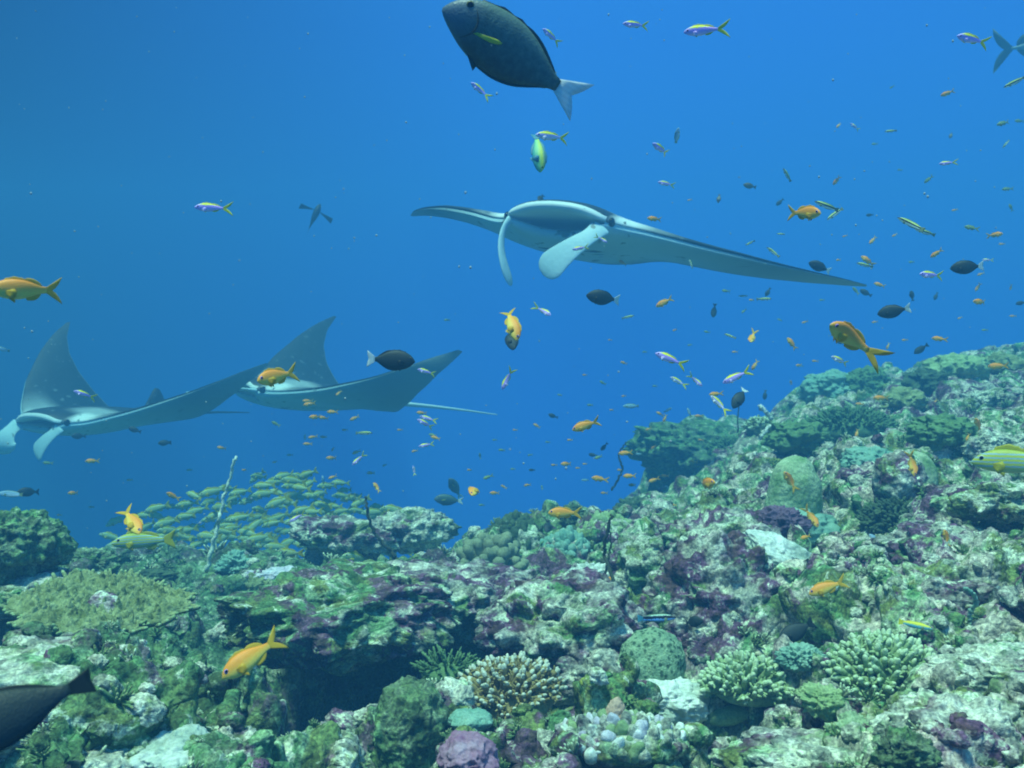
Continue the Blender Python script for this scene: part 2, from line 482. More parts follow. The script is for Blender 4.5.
m_rock_purple = reef_mat("purple_crusted_rock", purple=.09, pale=.15, shift=True)
m_rock_green = reef_mat("mossy_rock", shift=True, green=.65)
m_rock = reef_mat("crusted_rock", shift=True, pale=.2)

# ------------------------------------------------------------------ coral builders (built at their own origin, base at z = 0)
def place(o, p, label, cat, group=None, rz=0, tilt=(0, 0)):
    o.location = p; o.rotation_euler = (tilt[0], tilt[1], rz)
    return tag(o, label, cat, group)
def lump(rx, ry, rz_, seed, sub=5, rough=.25, fr=1.0, knob=.0, kf=14, lift=.35):
    """a rough boulder: returns V, F"""
    v, f = ico(sub); s = np.array([rx, ry, rz_]); r = (rx + ry + rz_) / 3
    p = v * s + seed * 3.7
    d = fbm(p, 1.1 * fr / r, 4, seed, .55) * rough + fbm(p, 2.6 * fr / r, 3, seed + 5, .6, True) * rough * .45
    if knob:
        w, q = worley(p, kf, seed); d = d + (.62 - w) * knob / r
        w, q = worley(p, kf * 2.6, seed + 1); d = d + (.62 - w) * knob * .5 / r * q
        w, q = worley(p, kf * 6, seed + 2); d = d + (.62 - w) * knob * .2 / r * (.3 + q)
    V = v * s * (1 + d)[:, None]
    V[:, 2] += rz_ * lift
    return V, f
def rock(name, p, r, mat, label, seed, cat="rock", sub=6, rough=.28, knob=.02, kf=16, lift=.3, rz=0, tilt=(0, 0), fr=1.0, group=None):
    V_, F_ = lump(*r, seed, sub, rough, fr, knob, kf, lift)
    return place(mk(name, V_, [F_], mat), p, label, cat, group, rz, tilt)
def fingers(acc, pts, dirs, lens, rads, n=7, tip_m=1, seed=0, nubs=0, taper=.6):
    rr = np.random.default_rng(seed)
    for p, d, l, r in zip(pts, dirs, lens, rads):
        d = d / np.linalg.norm(d); u, v, _ = frame(d)
        bend = u * rr.normal(0, .10) * l + v * rr.normal(0, .10) * l
        ts = np.array([0, .3, .6, .84, 1.0])
        path = p + np.outer(ts, d * l) + np.outer(ts ** 2, bend)
        Vt, Ft = tube(path, r * np.interp(ts, [0, .7, 1], [1, .88, taper]), n)
        q = Ft[0]; k = np.repeat(np.arange(len(q) // n), n); cut = len(q) // n - 2
        acc.add(Vt, q, np.where(k >= cut, tip_m, 0))
        acc.n -= len(Vt); acc.V.pop()
        acc.add(Vt, Ft[1], np.where(np.arange(len(Ft[1])) >= n, tip_m, 0))
        for _ in range(nubs):
            t = rr.uniform(.25, .8); a = rr.uniform(0, 6.28)
            q0 = p + d * l * t + bend * t * t; dd = d * .55 + (u * math.cos(a) + v * math.sin(a))
            dd /= np.linalg.norm(dd)
            Vt, Ft = tube(np.array([q0, q0 + dd * r * 1.3, q0 + dd * r * 2.1]), [r * .5, r * .45, r * .3], 5)
            acc.add(Vt, Ft[0], 0); acc.n -= len(Vt); acc.V.pop(); acc.add(Vt, Ft[1], 0)
def branching(name, p, R_, H, n, fl, fr_, mat, tip, label, seed, spread=1.0, squash=1.0, rz=0, tilt=(0, 0), cat="coral", nubs=2, base_mat=None, taper=.6, flat_=.0, ang=6.283):
    """a bush of many tapered fingers on a dish-shaped base"""
    rr = np.random.default_rng(seed)
    i = np.arange(n) + .5; rad = np.sqrt(i / n); th = i * 2.39996 + rr.normal(0, .12, n)
    if ang < 6.28: th = np.mod(th, 6.28318) / 6.28318 * ang - ang / 2
    x, y = rad * np.cos(th), rad * np.sin(th) * squash
    dome = np.sqrt(np.clip(1 - (rad * .96) ** 2, 0, 1)) if not flat_ else np.full(n, 1 - flat_ * .5) + rr.normal(0, .05, n)
    pts = np.stack([x * R_ * .72, y * R_ * .72, dome * H * .55], 1)
    d = np.stack([np.cos(th) * rad * spread, np.sin(th) * rad * spread * squash, (1.15 - rad * .75) * np.ones(n)], 1) + rr.normal(0, .13, (n, 3))
    ln = fl * rr.uniform(.75, 1.2, n) * (1 - .15 * rad); rd = fr_ * rr.uniform(.8, 1.15, n)
    root = bpy.data.objects.new(name, None); C.objects.link(root)
    acc = Acc(); fingers(acc, pts, d, ln, rd, seed=seed, nubs=nubs, taper=taper)
    acc.build("branches", [mat, tip], root)
    v, f = ico(4); q = v * np.array([R_ * .78, R_ * .78 * max(squash, .4), H * .62])
    q[:, 2] = np.where(q[:, 2] < 0, q[:, 2] * .5, q[:, 2])
    q *= (1 + fbm(q + seed, 5 / R_ * .3, 3, seed) * .12)[:, None]
    mk("base", q, [f], base_mat or mat, parent=root)
    return place(root, p, label, cat, None, rz, tilt)
def knobs(name, p, R_, n, r0, mat, label, seed, tall=1.0, cat="coral", dome=.5, mats=None, rz=0, tilt=(0, 0), squash=1.0):
    """a cluster of rounded knobs over a mound"""
    rr = np.random.default_rng(seed); acc = Acc(); v, f = ico(3)
    for k in range(n):
        rad = math.sqrt((k + .5) / n); th = k * 2.39996 + rr.normal(0, .2)
        r = r0 * rr.uniform(.65, 1.25)
        c = np.array([math.cos(th) * rad * R_, math.sin(th) * rad * R_ * squash, (1 - rad * rad) * R_ * dome])
        d = np.array([math.cos(th) * rad * .8, math.sin(th) * rad * .8, 1.0]) + rr.normal(0, .2, 3)
        u, w, d = frame(d); M = np.stack([u, w, d], 1)
        q = (v * np.array([r, r * rr.uniform(.75, 1), r * tall * rr.uniform(.8, 1.5)])) @ M.T + c
        q += v * (fbm(q + seed, 1.2 / r, 3, seed) * r * .45)[:, None]
        acc.add(q, f, 0 if mats is None else int(rr.integers(0, len(mats))))
    root = bpy.data.objects.new(name, None); C.objects.link(root)
    acc.build("knobs", mats or [mat], root)
    V_, F_ = lump(R_ * .95, R_ * .95 * squash, R_ * dome * .9, seed, 5, .14, 1, .01, 30, .05)
    mk("base", V_, [F_], m_rock, parent=root)
    return place(root, p, label, cat, None, rz, tilt)
def table(name, p, R_, th, mat, rim, label, seed, squash=.7, rz=0, tilt=(0, 0), stalk=.15):
    """a table coral: a thick knobbly plate on a short stalk"""
    nr, na = 46, 150; a = np.linspace(0, 2 * np.pi, na, endpoint=False); rs = np.linspace(0, 1, nr) ** .8
    edge = 1 + .26 * vnoise(np.stack([np.cos(a) * 1.7, np.sin(a) * 1.7, np.full(na, seed * 1.3)], 1), seed) \
        + .12 * vnoise(np.stack([np.cos(a) * 7, np.sin(a) * 7, np.full(na, 2.)], 1), seed)
    V_ = []
    for side in (1, -1):
        for r in rs:
            x, y = np.cos(a) * r * edge * R_, np.sin(a) * r * edge * R_ * squash
            z = (r ** 2 * .10 * R_ + (th * .5 * side * (1 - r ** 6) if side > 0 else -th * .5 * (1 - r ** 6))) * np.ones(na)
            q = np.stack([x, y, z], 1)
            if side > 0:
                w, rr_ = worley(q + seed, 60, seed); w2, r2 = worley(q + seed, 110, seed + 3)
                q[:, 2] += ((.6 - w) * .045 * (.4 + rr_) + (.6 - w2) * .018) * min(1, (1.03 - r) * 8) + .006
            V_.append(q)
    V_ = np.vstack(V_); i = np.arange(na); j = (i + 1) % na; Q_ = []
    for s in range(2):
        for k in range(nr - 1):
            o = s * nr * na + k * na
            q = np.stack([o + i, o + j, o + na + j, o + na + i], 1)
            Q_.append(q if s == 0 else q[:, ::-1])
    o = (nr - 1) * na; Q_.append(np.stack([o + i, o + j, o + nr * na + j, o + nr * na + i], 1))
    root = bpy.data.objects.new(name, None); C.objects.link(root)
    acc = Acc().add(V_ + [0, 0, stalk], np.vstack(Q_), 0)
    Vt, Ft = tube(np.array([[0, 0, -.08], [0, 0, stalk * .5], [0, 0, stalk - th * .6]]), [R_ * .35, R_ * .22, R_ * .45], 20)
    Vt += fbm(Vt + seed, 14, 3, seed)[:, None] * .02
    mk("stalk", Vt, Ft, m_rock_purple, parent=root)
    rr = np.random.default_rng(seed); m = 130
    aa = rr.uniform(0, 6.283, m); e = np.interp(np.mod(aa, 6.283), a, edge)
    pts = np.stack([np.cos(aa) * e * R_ * .97, np.sin(aa) * e * R_ * squash * .97, np.full(m, .09 * R_ + stalk)], 1)
    fingers(acc, pts, np.stack([np.cos(aa), np.sin(aa), np.full(m, .5)], 1) + rr.normal(0, .2, (m, 3)), rr.uniform(.010, .034, m), rr.uniform(.005, .009, m), 6, 1, seed)
    acc.build("plate", [mat, rim], root)
    return place(root, p, label, "coral", None, rz, tilt)
def whip(name, pix, d, r0, r1, mat, label, cat="whip coral", n=40):
    d = d if isinstance(d, (list, tuple)) else [d] * len(pix)
    pts = [P(a, b, c) for (a, b), c in zip(pix, d)]
    h = pts[0].copy(); pts = smooth_path([(q - h)[:] for q in pts], n)
    rr = np.random.default_rng(len(label)); pts[1:] += rr.normal(0, r0 * .35, (n - 1, 3))
    Vt, Ft = tube(pts, np.linspace(r0, r1, n) * rr.uniform(.85, 1.2, n), 7)
    return place(mk(name, Vt, Ft, mat), h, label, cat)
def at(px, py, sink=.0):
    q = hit(px, py)
    while q is None: py += 4; q = hit(px, py)
    return Vector((q.x, q.y, q.z - sink))
def size(px, p): return px / F_PX * p.y     # metres for this many pixels at that distance

# ------------------------------------------------------------------ the corals one can tell apart
p = P(104, 652, 2.72); table("table_coral", p, .205, .035, m_olive, m_pale_green, "olive knobbly table coral spreading over a dark hollow at lower left", 3, .8, .3, (R(17), R(3)), .13)
p = P(508, 706, 2.38); branching("branching_coral", p, .155, .12, 210, .050, .0072, m_tan, m_tip, "tan branching coral with white tips above the dark hollow", 5, 1.2, .8, .2, (R(8), R(-10)), nubs=3)
p = at(748, 700, -.02); branching("branching_coral", p, .125, .07, 150, .055, .0085, m_pale_green, m_tip_green, "pale green low branching coral beside the small oval coral", 6, 1.3, .6, .1, (R(14), R(4)), nubs=3)
p = at(885, 672, .03); branching("branching_coral", p, .145, .11, 190, .055, .0085, m_pale_green, m_tip_green, "pale green bushy branching coral under the yellow-backed wrasse", 8, 1.0, .8, .4, (R(16), 0), nubs=3)
p = at(492, 578, .02); branching("finger_coral", p, size(30, p), size(42, p), 46, size(22, p), size(6.5, p), m_grey_finger, m_grey_finger, "grey-green coral of thick blunt upright fingers below the dark mound", 9, .75, .9, nubs=0, taper=.95)
p = at(515, 545, .06); knobs("cauliflower_coral", p + Vector((0, .05, 0)), size(37, p), 150, size(5, p), m_dark_green, "dark green knobbly coral mound on the middle of the ridge", 11, 1.2, dome=1.0, squash=.8)
p = at(566, 545, .04); knobs("cauliflower_coral", p, size(24, p), 70, size(4.5, p), m_teal, "teal frilly coral behind the orange fish on the middle ridge", 12, 1.3, dome=.8)
p = at(620, 530, .04); knobs("cauliflower_coral", p + Vector((-.05, 0, 0)), size(30, p), 80, size(4, p), m_pale_green, "pale frilly coral on the ridge beside the dark whip coral", 13, 1.3, dome=.7)
p = at(795, 512, .05)
root = bpy.data.objects.new("dome_coral", None); C.objects.link(root)
v, f = ico(6); r = size(30, p)
q = v * np.array([r * .98, r * .9, r * 1.5]); q *= (1 + fbm(q + 4, 4.2, 4, 4) * .30 - .05 * np.clip(-v[:, 2], 0, 1))[:, None]; q[:, 2] += r * .95
mk("dome", q, [f], m_dome, parent=root)
V_, F_ = lump(r * 1.55, r * 1.1, r * .62, 21, 5, .3, 1.2, .02, 20, -.1); mk("skirt", V_ + [-.03, -.06, 0], [F_], m_teal, parent=root)
place(root, p, "smooth pale green dome coral standing on a teal skirt", "coral")
p = at(905, 492, .02)
root = bpy.data.objects.new("mushroom_coral", None); C.objects.link(root)
r = size(27, p); v, f = ico(5)
q = v * np.array([r * .85, r * .6, r]); q *= (1 + fbm(q + 2, 5, 3, 4) * .08)[:, None]; q[:, 2] += r * .7; mk("disc", q + [r * .35, 0, 0], [f], m_dome, parent=root)
V_, F_ = lump(r * .85, r * .8, r * 1.0, 22, 5, .2, 1, .015, 30, .7); mk("crust", V_ + [-r * .45, -.05, 0], [F_], m_rock_purple, parent=root)
place(root, p, "round pale green coral half covered by a purple brown crust", "coral")
# spotted brain coral, leaning
p = at(642, 676, .03); r = size(36, p); v, f = ico(6)
q = v * np.array([r * .95, r * .8, r * 1.05]); w, rr_ = worley(q + 1, 34, 3); q *= (1 + fbm(q + 9, 4, 3, 6) * .16 + (.55 - w) * .10)[:, None]; q[:, 2] += r * .6
place(mk("brain_coral", q, [f], m_spotted), p, "rounded green coral dotted with dark pits in front of the dark whip", "coral", None, .3, (0, R(28)))
# bleached wedge
p = at(772, 575, .0); r = size(36, p)
V_, F_ = lump(r * 1.0, r * .9, r * .50, 31, 6, .34, .9, .012, 42, .5); V_[:, 2] = np.where(V_[:, 2] < r * .2, r * .2 + (V_[:, 2] - r * .2) * .4, V_[:, 2])
place(mk("bleached_coral", V_, [F_], m_white), p + Vector((0, -.03, .035)), "bright white wedge of bleached coral jutting from the middle mound", "coral", None, .4, (R(26), R(22)))
p = at(784, 530, .0); rock("sponge", p, (size(20, p), .05, size(17, p)), m_purple, "purple sponge lump below the dome coral", 33, "sponge", 6, .5, .03, 30)
p = at(403, 742, .06); rock("mossy_rock", p, (size(34, p), .09, size(48, p)), m_rock_green, "upright green mossy rock left of the magenta crusted rock", 34, "rock", 6, .3, .012, 30, .75, 0, (R(-6), R(8)))
p = at(468, 752, .04); rock("crusted_rock", p, (size(27, p), .07, size(23, p)), m_magenta, "magenta crusted rock at the bottom edge beside the mossy rock", 35, "rock", 6, .3, .012, 34, .5)
p = at(470, 722, .01); rock("leather_coral", p, (size(20, p), .05, size(9, p)), m_teal, "small teal lobed coral on top of the magenta rock", 36, "coral", 5, .25, .006, 40, .8)
p = P(600, 690, 2.48); rock("yellow_coral", p, (size(19, p), .03, size(10, p)), m_yellow, "small yellow-green coral cushion on the purple rock", 37, "coral", 5, .2, .006, 60, .6)
p = at(730, 722, .0); rock("oval_coral", p, (size(24, p), .03, size(9, p)), m_pale_green, "small smooth oval pale green coral under the low branching coral", 38, "coral", 5, .06, .003, 90, .7, 0, (0, R(-12)), .6)
p = at(622, 748, -.01); knobs("knobbly_coral", p, size(64, p), 120, size(6.5, p), m_lilac, "cluster of white and lilac rounded coral knobs at bottom centre", 41, 1.3, dome=.35, mats=[m_lilac, m_white, m_rock_pale, m_rock_pale, m_pale_green], squash=.7)
p = at(666, 716, -.01); rock("bleached_coral", p, (size(38, p), .08, size(20, p)), m_white, "lumpy white coral just behind the lilac knobs", 42, "coral", 6, .3, .02, 40, .5)
p = at(612, 738, -.03); rock("peach_knob", p, (size(10, p), .02, size(16, p)), m_pink, "peach coral knob among the lilac knobs", 43, "coral", 5, .2, .004, 50, .5, 0, (0, R(15)))
# boulders and ledges
p = P(598, 690, 2.62); rock("purple_boulder", p, (size(48, p), .12, size(26, p)), m_rock_purple, "purple crusted boulder beneath the yellow-green coral cushion", 45, "rock", 6, .42, .045, 22)
p = at(345, 560, .05); rock("ledge_rock", P(342, 536, p.y), (size(44, p), .14, size(15, p)), m_rock, "flat topped rock ledge overhanging a shadow on the left ridge", 46, "rock", 6, .42, .045, 22, .0, 0, (R(4), R(6)))
rock("crusted_rock", P(340, 562, p.y + .1), (size(30, p), .12, size(30, p)), m_rock, "dark stem of rock under the flat topped ledge", 47, "rock", 6, .42, .045, 22, .0)
rock("crusted_rock", P(412, 530, p.y + .1), (size(40, p), .14, size(19, p)), m_rock_pale, "mottled rounded rock on the ridge behind the curved dark whip", 48, "rock", 6, .42, .045, 24, .0, 0, (0, R(-4)))
p = at(22, 600, .05); rock("algae_rock", P(20, 548, p.y), (size(34, p), .14, size(34, p)), m_rock_green, "dark green weedy rock mound at the left edge", 49, "rock", 6, .42, .045, 26, .0)
rock("crusted_rock", P(30, 590, p.y), (size(60, p), .2, size(18, p)), m_rock, "purple spotted rock below the weedy mound at the left edge", 50, "rock", 6, .42, .045, 26, .0)
p = at(30, 690, .1); rock("pale_rock", P(28, 690, p.y), (size(90, p), .22, size(45, p)), m_rock_pale, "broad pale green rock behind the dark fish at lower left", 51, "rock", 6, .22, .012, 26, -.1)
p = at(175, 745, .04); rock("pale_rock", p, (size(34, p), .09, size(22, p)), m_white, "white lumpy rock at the bottom left under the green slope", 52, "rock", 6, .34, .02, 26, .4)
p = at(215, 750, .05); rock("pale_rock", p, (size(44, p), .10, size(20, p)), m_rock_pale, "mint crusted rock right of the white rock at bottom left", 53, "rock", 6, .34, .02, 26, .4)
p = at(95, 752, .05); rock("pale_rock", p, (size(50, p), .12, size(22, p)), m_rock_pale, "pale rock in front of the dark fish at lower left", 54, "rock", 6, .34, .02, 26, .4)
p = at(440, 605, .08); rock("reef_boulder", p + Vector((0, 0, .03)), (size(80, p), .26, size(32, p)), m_rock_purple, "purple and green boulder hanging over the dark gap at centre left", 55, "rock", 6, .42, .06, 17)
p = at(560, 610, .08); rock("reef_boulder", p, (size(70, p), .24, size(42, p)), m_rock_purple, "purple crusted boulder in front of the grey finger coral", 56, "rock", 6, .42, .06, 17)
p = at(720, 590, .1); rock("reef_boulder", p, (size(62, p), .20, size(62, p)), m_rock_purple, "tall purple and pale boulder under the white wedge", 57, "rock", 6, .42, .06, 17, .2)
p = at(720, 545, .08); rock("reef_boulder", p, (size(68, p), .22, size(44, p)), m_rock, "mottled boulder left of the dome coral where an orange fish hovers", 58, "rock", 6, .42, .06, 17, .2)
p = at(660, 570, .06); rock("reef_boulder", p, (size(46, p), .2, size(34, p)), m_rock, "green and white boulder right of the dark whip coral", 59, "rock", 6, .42, .06, 17, .2)
p = at(930, 590, .05); rock("reef_boulder", p, (size(62, p), .16, size(34, p)), m_rock_purple, "purple boulder with white crest behind the bushy branching coral", 60, "rock", 6, .42, .06, 19, .2)
p = at(960, 545, .05); rock("reef_boulder", p, (size(60, p), .18, size(26, p)), m_rock_purple, "purple boulder on the right slope below the round half covered coral", 61, "rock", 6, .42, .06, 19, .2)
p = at(955, 720, .05); rock("pale_rock", p, (size(70, p), .11, size(38, p)), m_rock_pale, "big pale boulder in the bottom right corner", 62, "rock", 6, .42, .045, 24, .3)
p = at(830, 745, .05); rock("pale_rock", p, (size(85, p), .11, size(22, p)), m_rock_pale, "long pale ridge of rock at the bottom right", 63, "rock", 6, .42, .045, 24, .3)
p = at(1000, 660, .04); rock("pale_rock", p, (size(60, p), .12, size(22, p)), m_rock_pale, "pale flat rock at the right edge above the corner boulder", 64, "rock", 6, .42, .045, 24, .3)
p = at(965, 600, .02); rock("leather_coral", p, (size(17, p), .04, size(16, p)), m_pale_green, "small ruffled pale coral beside the green coiled whip", 65, "coral", 5, .3, .015, 50)
p = at(1000, 500, .02); rock("crusted_rock", p, (size(45, p), .15, size(18, p)), m_rock, "flat crusted rock at the right edge under the striped fish", 66, "rock", 6, .42, .06, 19, .2)
rock("reef_ledge", (-.56, 3.16, -.72), (.34, .36, .10), m_reef, "mottled reef ledge overhanging the dark hollow behind the big orange fish", 120, "rock", 6, .55, .09, 13, .0)
rock("reef_ledge", (-.22, 3.55, -.80), (.34, .34, .12), m_rock_purple, "purple ledge roofing the dark gap at centre left", 121, "rock", 6, .5, .08, 14, .0)
# far reef
p = P(712, 452, 9.6); rock("overhang_rock", p, (.62, .6, .22), m_rock_green, "green weedy overhang of reef jutting into the blue water", 67, "rock", 6, .55, .12, 14, .0, 0, (0, R(6)))
p = P(690, 482, 9.9); rock("overhang_rock", p, (.36, .5, .34), m_rock_green, "dark green rock face beneath the jutting overhang", 68, "rock", 6, .55, .11, 14, .0)
for a, b, d, s, lab, sd in ((850, 416, 6.2, .36, "broad green thicket of bushy coral below the reef crest", 70), (735, 437, 8.2, .3, "dull green bush of coral on top of the jutting overhang", 71), (770, 470, 5.4, .14, "yellow-green bush of coral left of the dome coral", 72)):
    p = P(a, b, d); z = drop(p.x, p.y)
    branching("bush_coral", Vector((p.x, p.y, min(z, p.z) if sd == 70 else z - .02)), s, s * .55, 330, s * .17, s * .03, m_bush, m_bush if sd < 72 else m_yellow, lab, sd, 1.0, .8, nubs=1)
p = at(900, 520, .03); branching("bush_coral", p, size(50, p), size(36, p), 240, size(11, p), size(2.6, p), m_dark_green, m_dark_green, "dark green bush hanging below the round half covered coral", 74, 1.2, .6, 0, (R(30), 0), nubs=1)
p = at(762, 428, .03); branching("bush_coral", p, size(20, p), size(16, p), 80, size(7, p), size(2, p), m_olive, m_tip_green, "small pale thicket holding a white stick on the far crest", 75, 1.1, .9, nubs=1)
p = at(447, 690, .0); branching("hydroid_bush", p + Vector((0, .05, .02)), size(36, p), size(22, p), 46, size(18, p), size(1.6, p), m_bush, m_bush, "thin green branching bush in the shadow above the tan branching coral", 76, 1.4, .6, nubs=5)
for a, b, w, h, sd, lab, m in ((835, 385, 26, 15, 80, "rounded teal coral mound on the skyline under the big-eyed orange fish", m_teal), (868, 380, 20, 14, 81, "dark green mound on the skyline right of the teal mound", m_bush),
        (958, 366, 24, 14, 82, "pale green mound on the highest part of the skyline", m_pale_green), (995, 364, 22, 13, 83, "olive mound at the right end of the skyline", m_olive), (928, 378, 20, 12, 84, "dark mound in the dip of the skyline", m_dark_green),
        (905, 400, 22, 14, 85, "yellowish green mound below the dip of the skyline", m_olive), (980, 395, 26, 12, 86, "pale flat coral mound below the highest skyline", m_rock_pale), (940, 425, 30, 14, 87, "shaded green mound halfway up the right slope", m_bush),
        (985, 440, 26, 14, 88, "pale crusted mound above the striped fish at right", m_rock_pale), (872, 455, 26, 12, 89, "teal mound left of the round half covered coral", m_teal), (800, 432, 26, 14, 90, "green mound between the white stick and the broad thicket", m_bush)):
    p = at(a, b + h * .4, .03); rock("coral_mound", p, (size(w, p), size(w, p) * .9, size(h, p)), m, lab, sd, "coral", 6, .45, size(9, p), 9 / size(100, p), .35)
for a, b, w, h, m, lab, sd in ((470, 640, 20, 12, m_rock_green, "mossy lump at the lip of the dark gap", 95), (575, 512, 14, 10, m_dark_green, "far dark coral head behind the middle ridge", 96), (634, 505, 16, 10, m_dark_green, "dark far coral head seen behind the thin whip", 97),
        (400, 585, 20, 9, m_pale_green, "pale green lump below the mottled rounded rock", 98), (440, 575, 24, 11, m_grey_finger, "grey-green bumpy coral left of the blunt finger coral", 99), (275, 570, 26, 7, m_lilac, "pale lilac shelf coral at the foot of the pale whip", 100),
        (235, 560, 16, 10, m_teal, "round teal coral at the foot of the pale whip", 101), (255, 585, 28, 13, m_olive, "olive mound in front of the snapper school", 102), (145, 575, 22, 9, m_dark_green, "dark fuzzy coral patch under the yellow-tailed snapper", 103),
        (90, 555, 26, 12, m_rock_green, "green mound behind the table coral", 104), (500, 645, 16, 9, m_purple, "purple knob on the boulder beneath the finger coral", 107),
        (450, 628, 16, 9, m_purple, "purple knob at the lip of the centre left boulder", 108), (590, 575, 20, 14, m_white, "white patch of coral beside the dark whip coral", 109), (850, 720, 20, 14, m_dome, "round mint coral on the long pale ridge", 110), (905, 740, 26, 20, m_rock_green, "green lump between the two big pale rocks at bottom right", 111),
        (800, 650, 18, 12, m_teal, "teal cushion beneath the black fish on the reef", 112), (825, 690, 22, 14, m_pale_green, "mint cushion left of the bushy branching coral", 113), (700, 640, 18, 14, m_rock_purple, "dark purple lump behind the low branching coral", 114)):
    p = at(a, b + h * .3, .02); rock("coral_lump", p, (size(w, p), size(w, p) * .8, size(h, p)), m, lab, sd, "coral", 6, .5, size(6, p), 9 / size(w * 2, p), .2)
# whips
whip("whip_coral", [(207, 572), (212, 548), (219, 522), (223, 500), (229, 480), (236, 457)], 4.3, .010, .006, m_whip, "tall pale whip coral rising in front of the snapper school")
whip("whip_coral", [(641, 640), (628, 612), (617, 590), (606, 560), (605, 540), (612, 515)], [2.9, 3.1, 3.2, 3.3, 3.3, 3.3], .007, .005, m_dwhip, "dark crooked whip coral above the spotted green coral")
whip("whip_coral", [(604, 590), (607, 565), (611, 545), (608, 523)], 3.6, .005, .003, m_dwhip, "thin dark twig beside the crooked whip coral")
whip("whip_coral", [(612, 490), (622, 470), (619, 455), (626, 442)], 6.5, .008, .004, m_dwhip, "faint thin whip standing in the blue behind the middle ridge")
whip("whip_coral", [(398, 562), (390, 550), (376, 535), (368, 515), (366, 497)], [4.5, 4.5, 4.5, 4.5, 4.5], .009, .006, m_dwhip, "dark curved whip coral before the mottled rounded rock")
whip("whip_coral", [(699, 658), (694, 640), (690, 615), (688, 595), (680, 577)], [2.9, 2.92, 2.95, 2.98, 3.0], .006, .004, m_owhip, "olive whip coral hanging down the tall purple boulder")
whip("whip_coral", [(738, 432), (738, 415), (740, 400)], 7.6, .006, .003, m_dwhip, "hair thin whip under the round black fish")
whip("whip_coral", [(972, 628), (970, 614), (976, 603), (972, 592), (964, 588)], [2.4, 2.4, 2.38, 2.36, 2.35], .006, .004, m_teal, "green coiled whip coral on the right slope")
whip("white_stick", [(772, 418), (760, 406)], 6.6, .014, .012, m_white, "short white stick poking out of the far thicket", "stick")
whip("white_stick", [(760, 438), (770, 426)], 6.4, .016, .012, m_white, "white stick lying below the far thicket", "stick")

# ------------------------------------------------------------------ growth nobody could count
def scatter(name, label, n, r0, r1, mats, seed, kind):
    rr = np.random.default_rng(seed); acc = Acc()
    protos = []
    for k in range(10):
        if kind == "knob":
            V_, F_ = lump(1, rr.uniform(.6, 1), rr.uniform(.45, .8), seed + k, 4, .42, 1.3, .16, 2.2, .1); protos.append((V_, [F_]))
        elif kind == "tuft":
            a = Acc(); m = 16; i = np.arange(m) + .5
            d = np.stack([np.cos(i * 2.4) * np.sqrt(i / m), np.sin(i * 2.4) * np.sqrt(i / m), np.full(m, .9)], 1) + rr.normal(0, .2, (m, 3))
            fingers(a, d * [.35, .35, .0], d, rr.uniform(.5, 1.0, m), rr.uniform(.08, .14, m), 5, 1, k)
            protos.append((np.concatenate(a.V), [np.concatenate(a.F[4]), np.concatenate(a.F[3])], [np.concatenate(a.M[4]), np.concatenate(a.M[3])]))
        else:
            V_, F_ = lump(1, rr.uniform(.6, 1), .28, seed + k, 3, .35, 1.3, .10, 3.5, .3); protos.append((V_, [F_]))
    cnt = 0
    while cnt < n:
        y = math.exp(rr.uniform(math.log(1.25), math.log(9.5))); x = y * rr.uniform(-.62, .68)
        q = bvh.ray_cast(Vector((x, y, 3)), Vector((0, 0, -1)))
        if q[0] is None or q[1].z < .15: continue
        if any(((x - a_) / .3) ** 2 + ((y - b_) / .36) ** 2 < 1 for a_, b_ in ((-.66, 2.9), (-.24, 3.3), (-1.3, 2.45))): continue
        r = rr.uniform(r0, r1) * (1 if rr.random() > .12 else 1.7) * min(1.25, .55 + y * .14)
        pr = protos[rr.integers(0, 10)]
        nn = np.array(q[1] + Vector((0, 0, .6))); u, w, d = frame(nn); c, s = math.cos(rr.uniform(0, 6.3)), math.sin(rr.uniform(0, 6.3))
        a = rr.uniform(0, 6.283); c, s = math.cos(a), math.sin(a)
        M = np.stack([u * c + w * s, w * c - u * s, d], 1)
        W = (pr[0] * r) @ M.T + np.array(q[0])
        for kk, F_ in enumerate(pr[1]):
            m = pr[2][kk] if len(pr) > 2 else 0
            if kk == 0: acc.add(W, F_, m)
            else: acc.n -= len(W); acc.V.pop(); acc.add(W, F_, m)
        cnt += 1
    return tag(acc.build(name, mats), label, "coral growth", kind="stuff")
scatter("reef_growth", "small crusted knobs of coral growth all over the reef", 1700, .010, .034, [m_reef], 201, "knob")
scatter("reef_crust", "thin crusts and plates of coral all over the reef", 700, .012, .036, [m_rock_pale], 202, "knob")
scatter("turf_tufts", "small green tufts growing between the corals", 900, .012, .030, [m_bush, m_olive], 203, "tuft")
scatter("coral_tufts", "small pale branching tufts among the corals", 500, .014, .034, [m_grey_finger, m_tip_green], 204, "tuft")
scatter("purple_growth", "purple coralline crust lumps among the corals", 600, .008, .026, [m_rock_purple], 205, "knob")
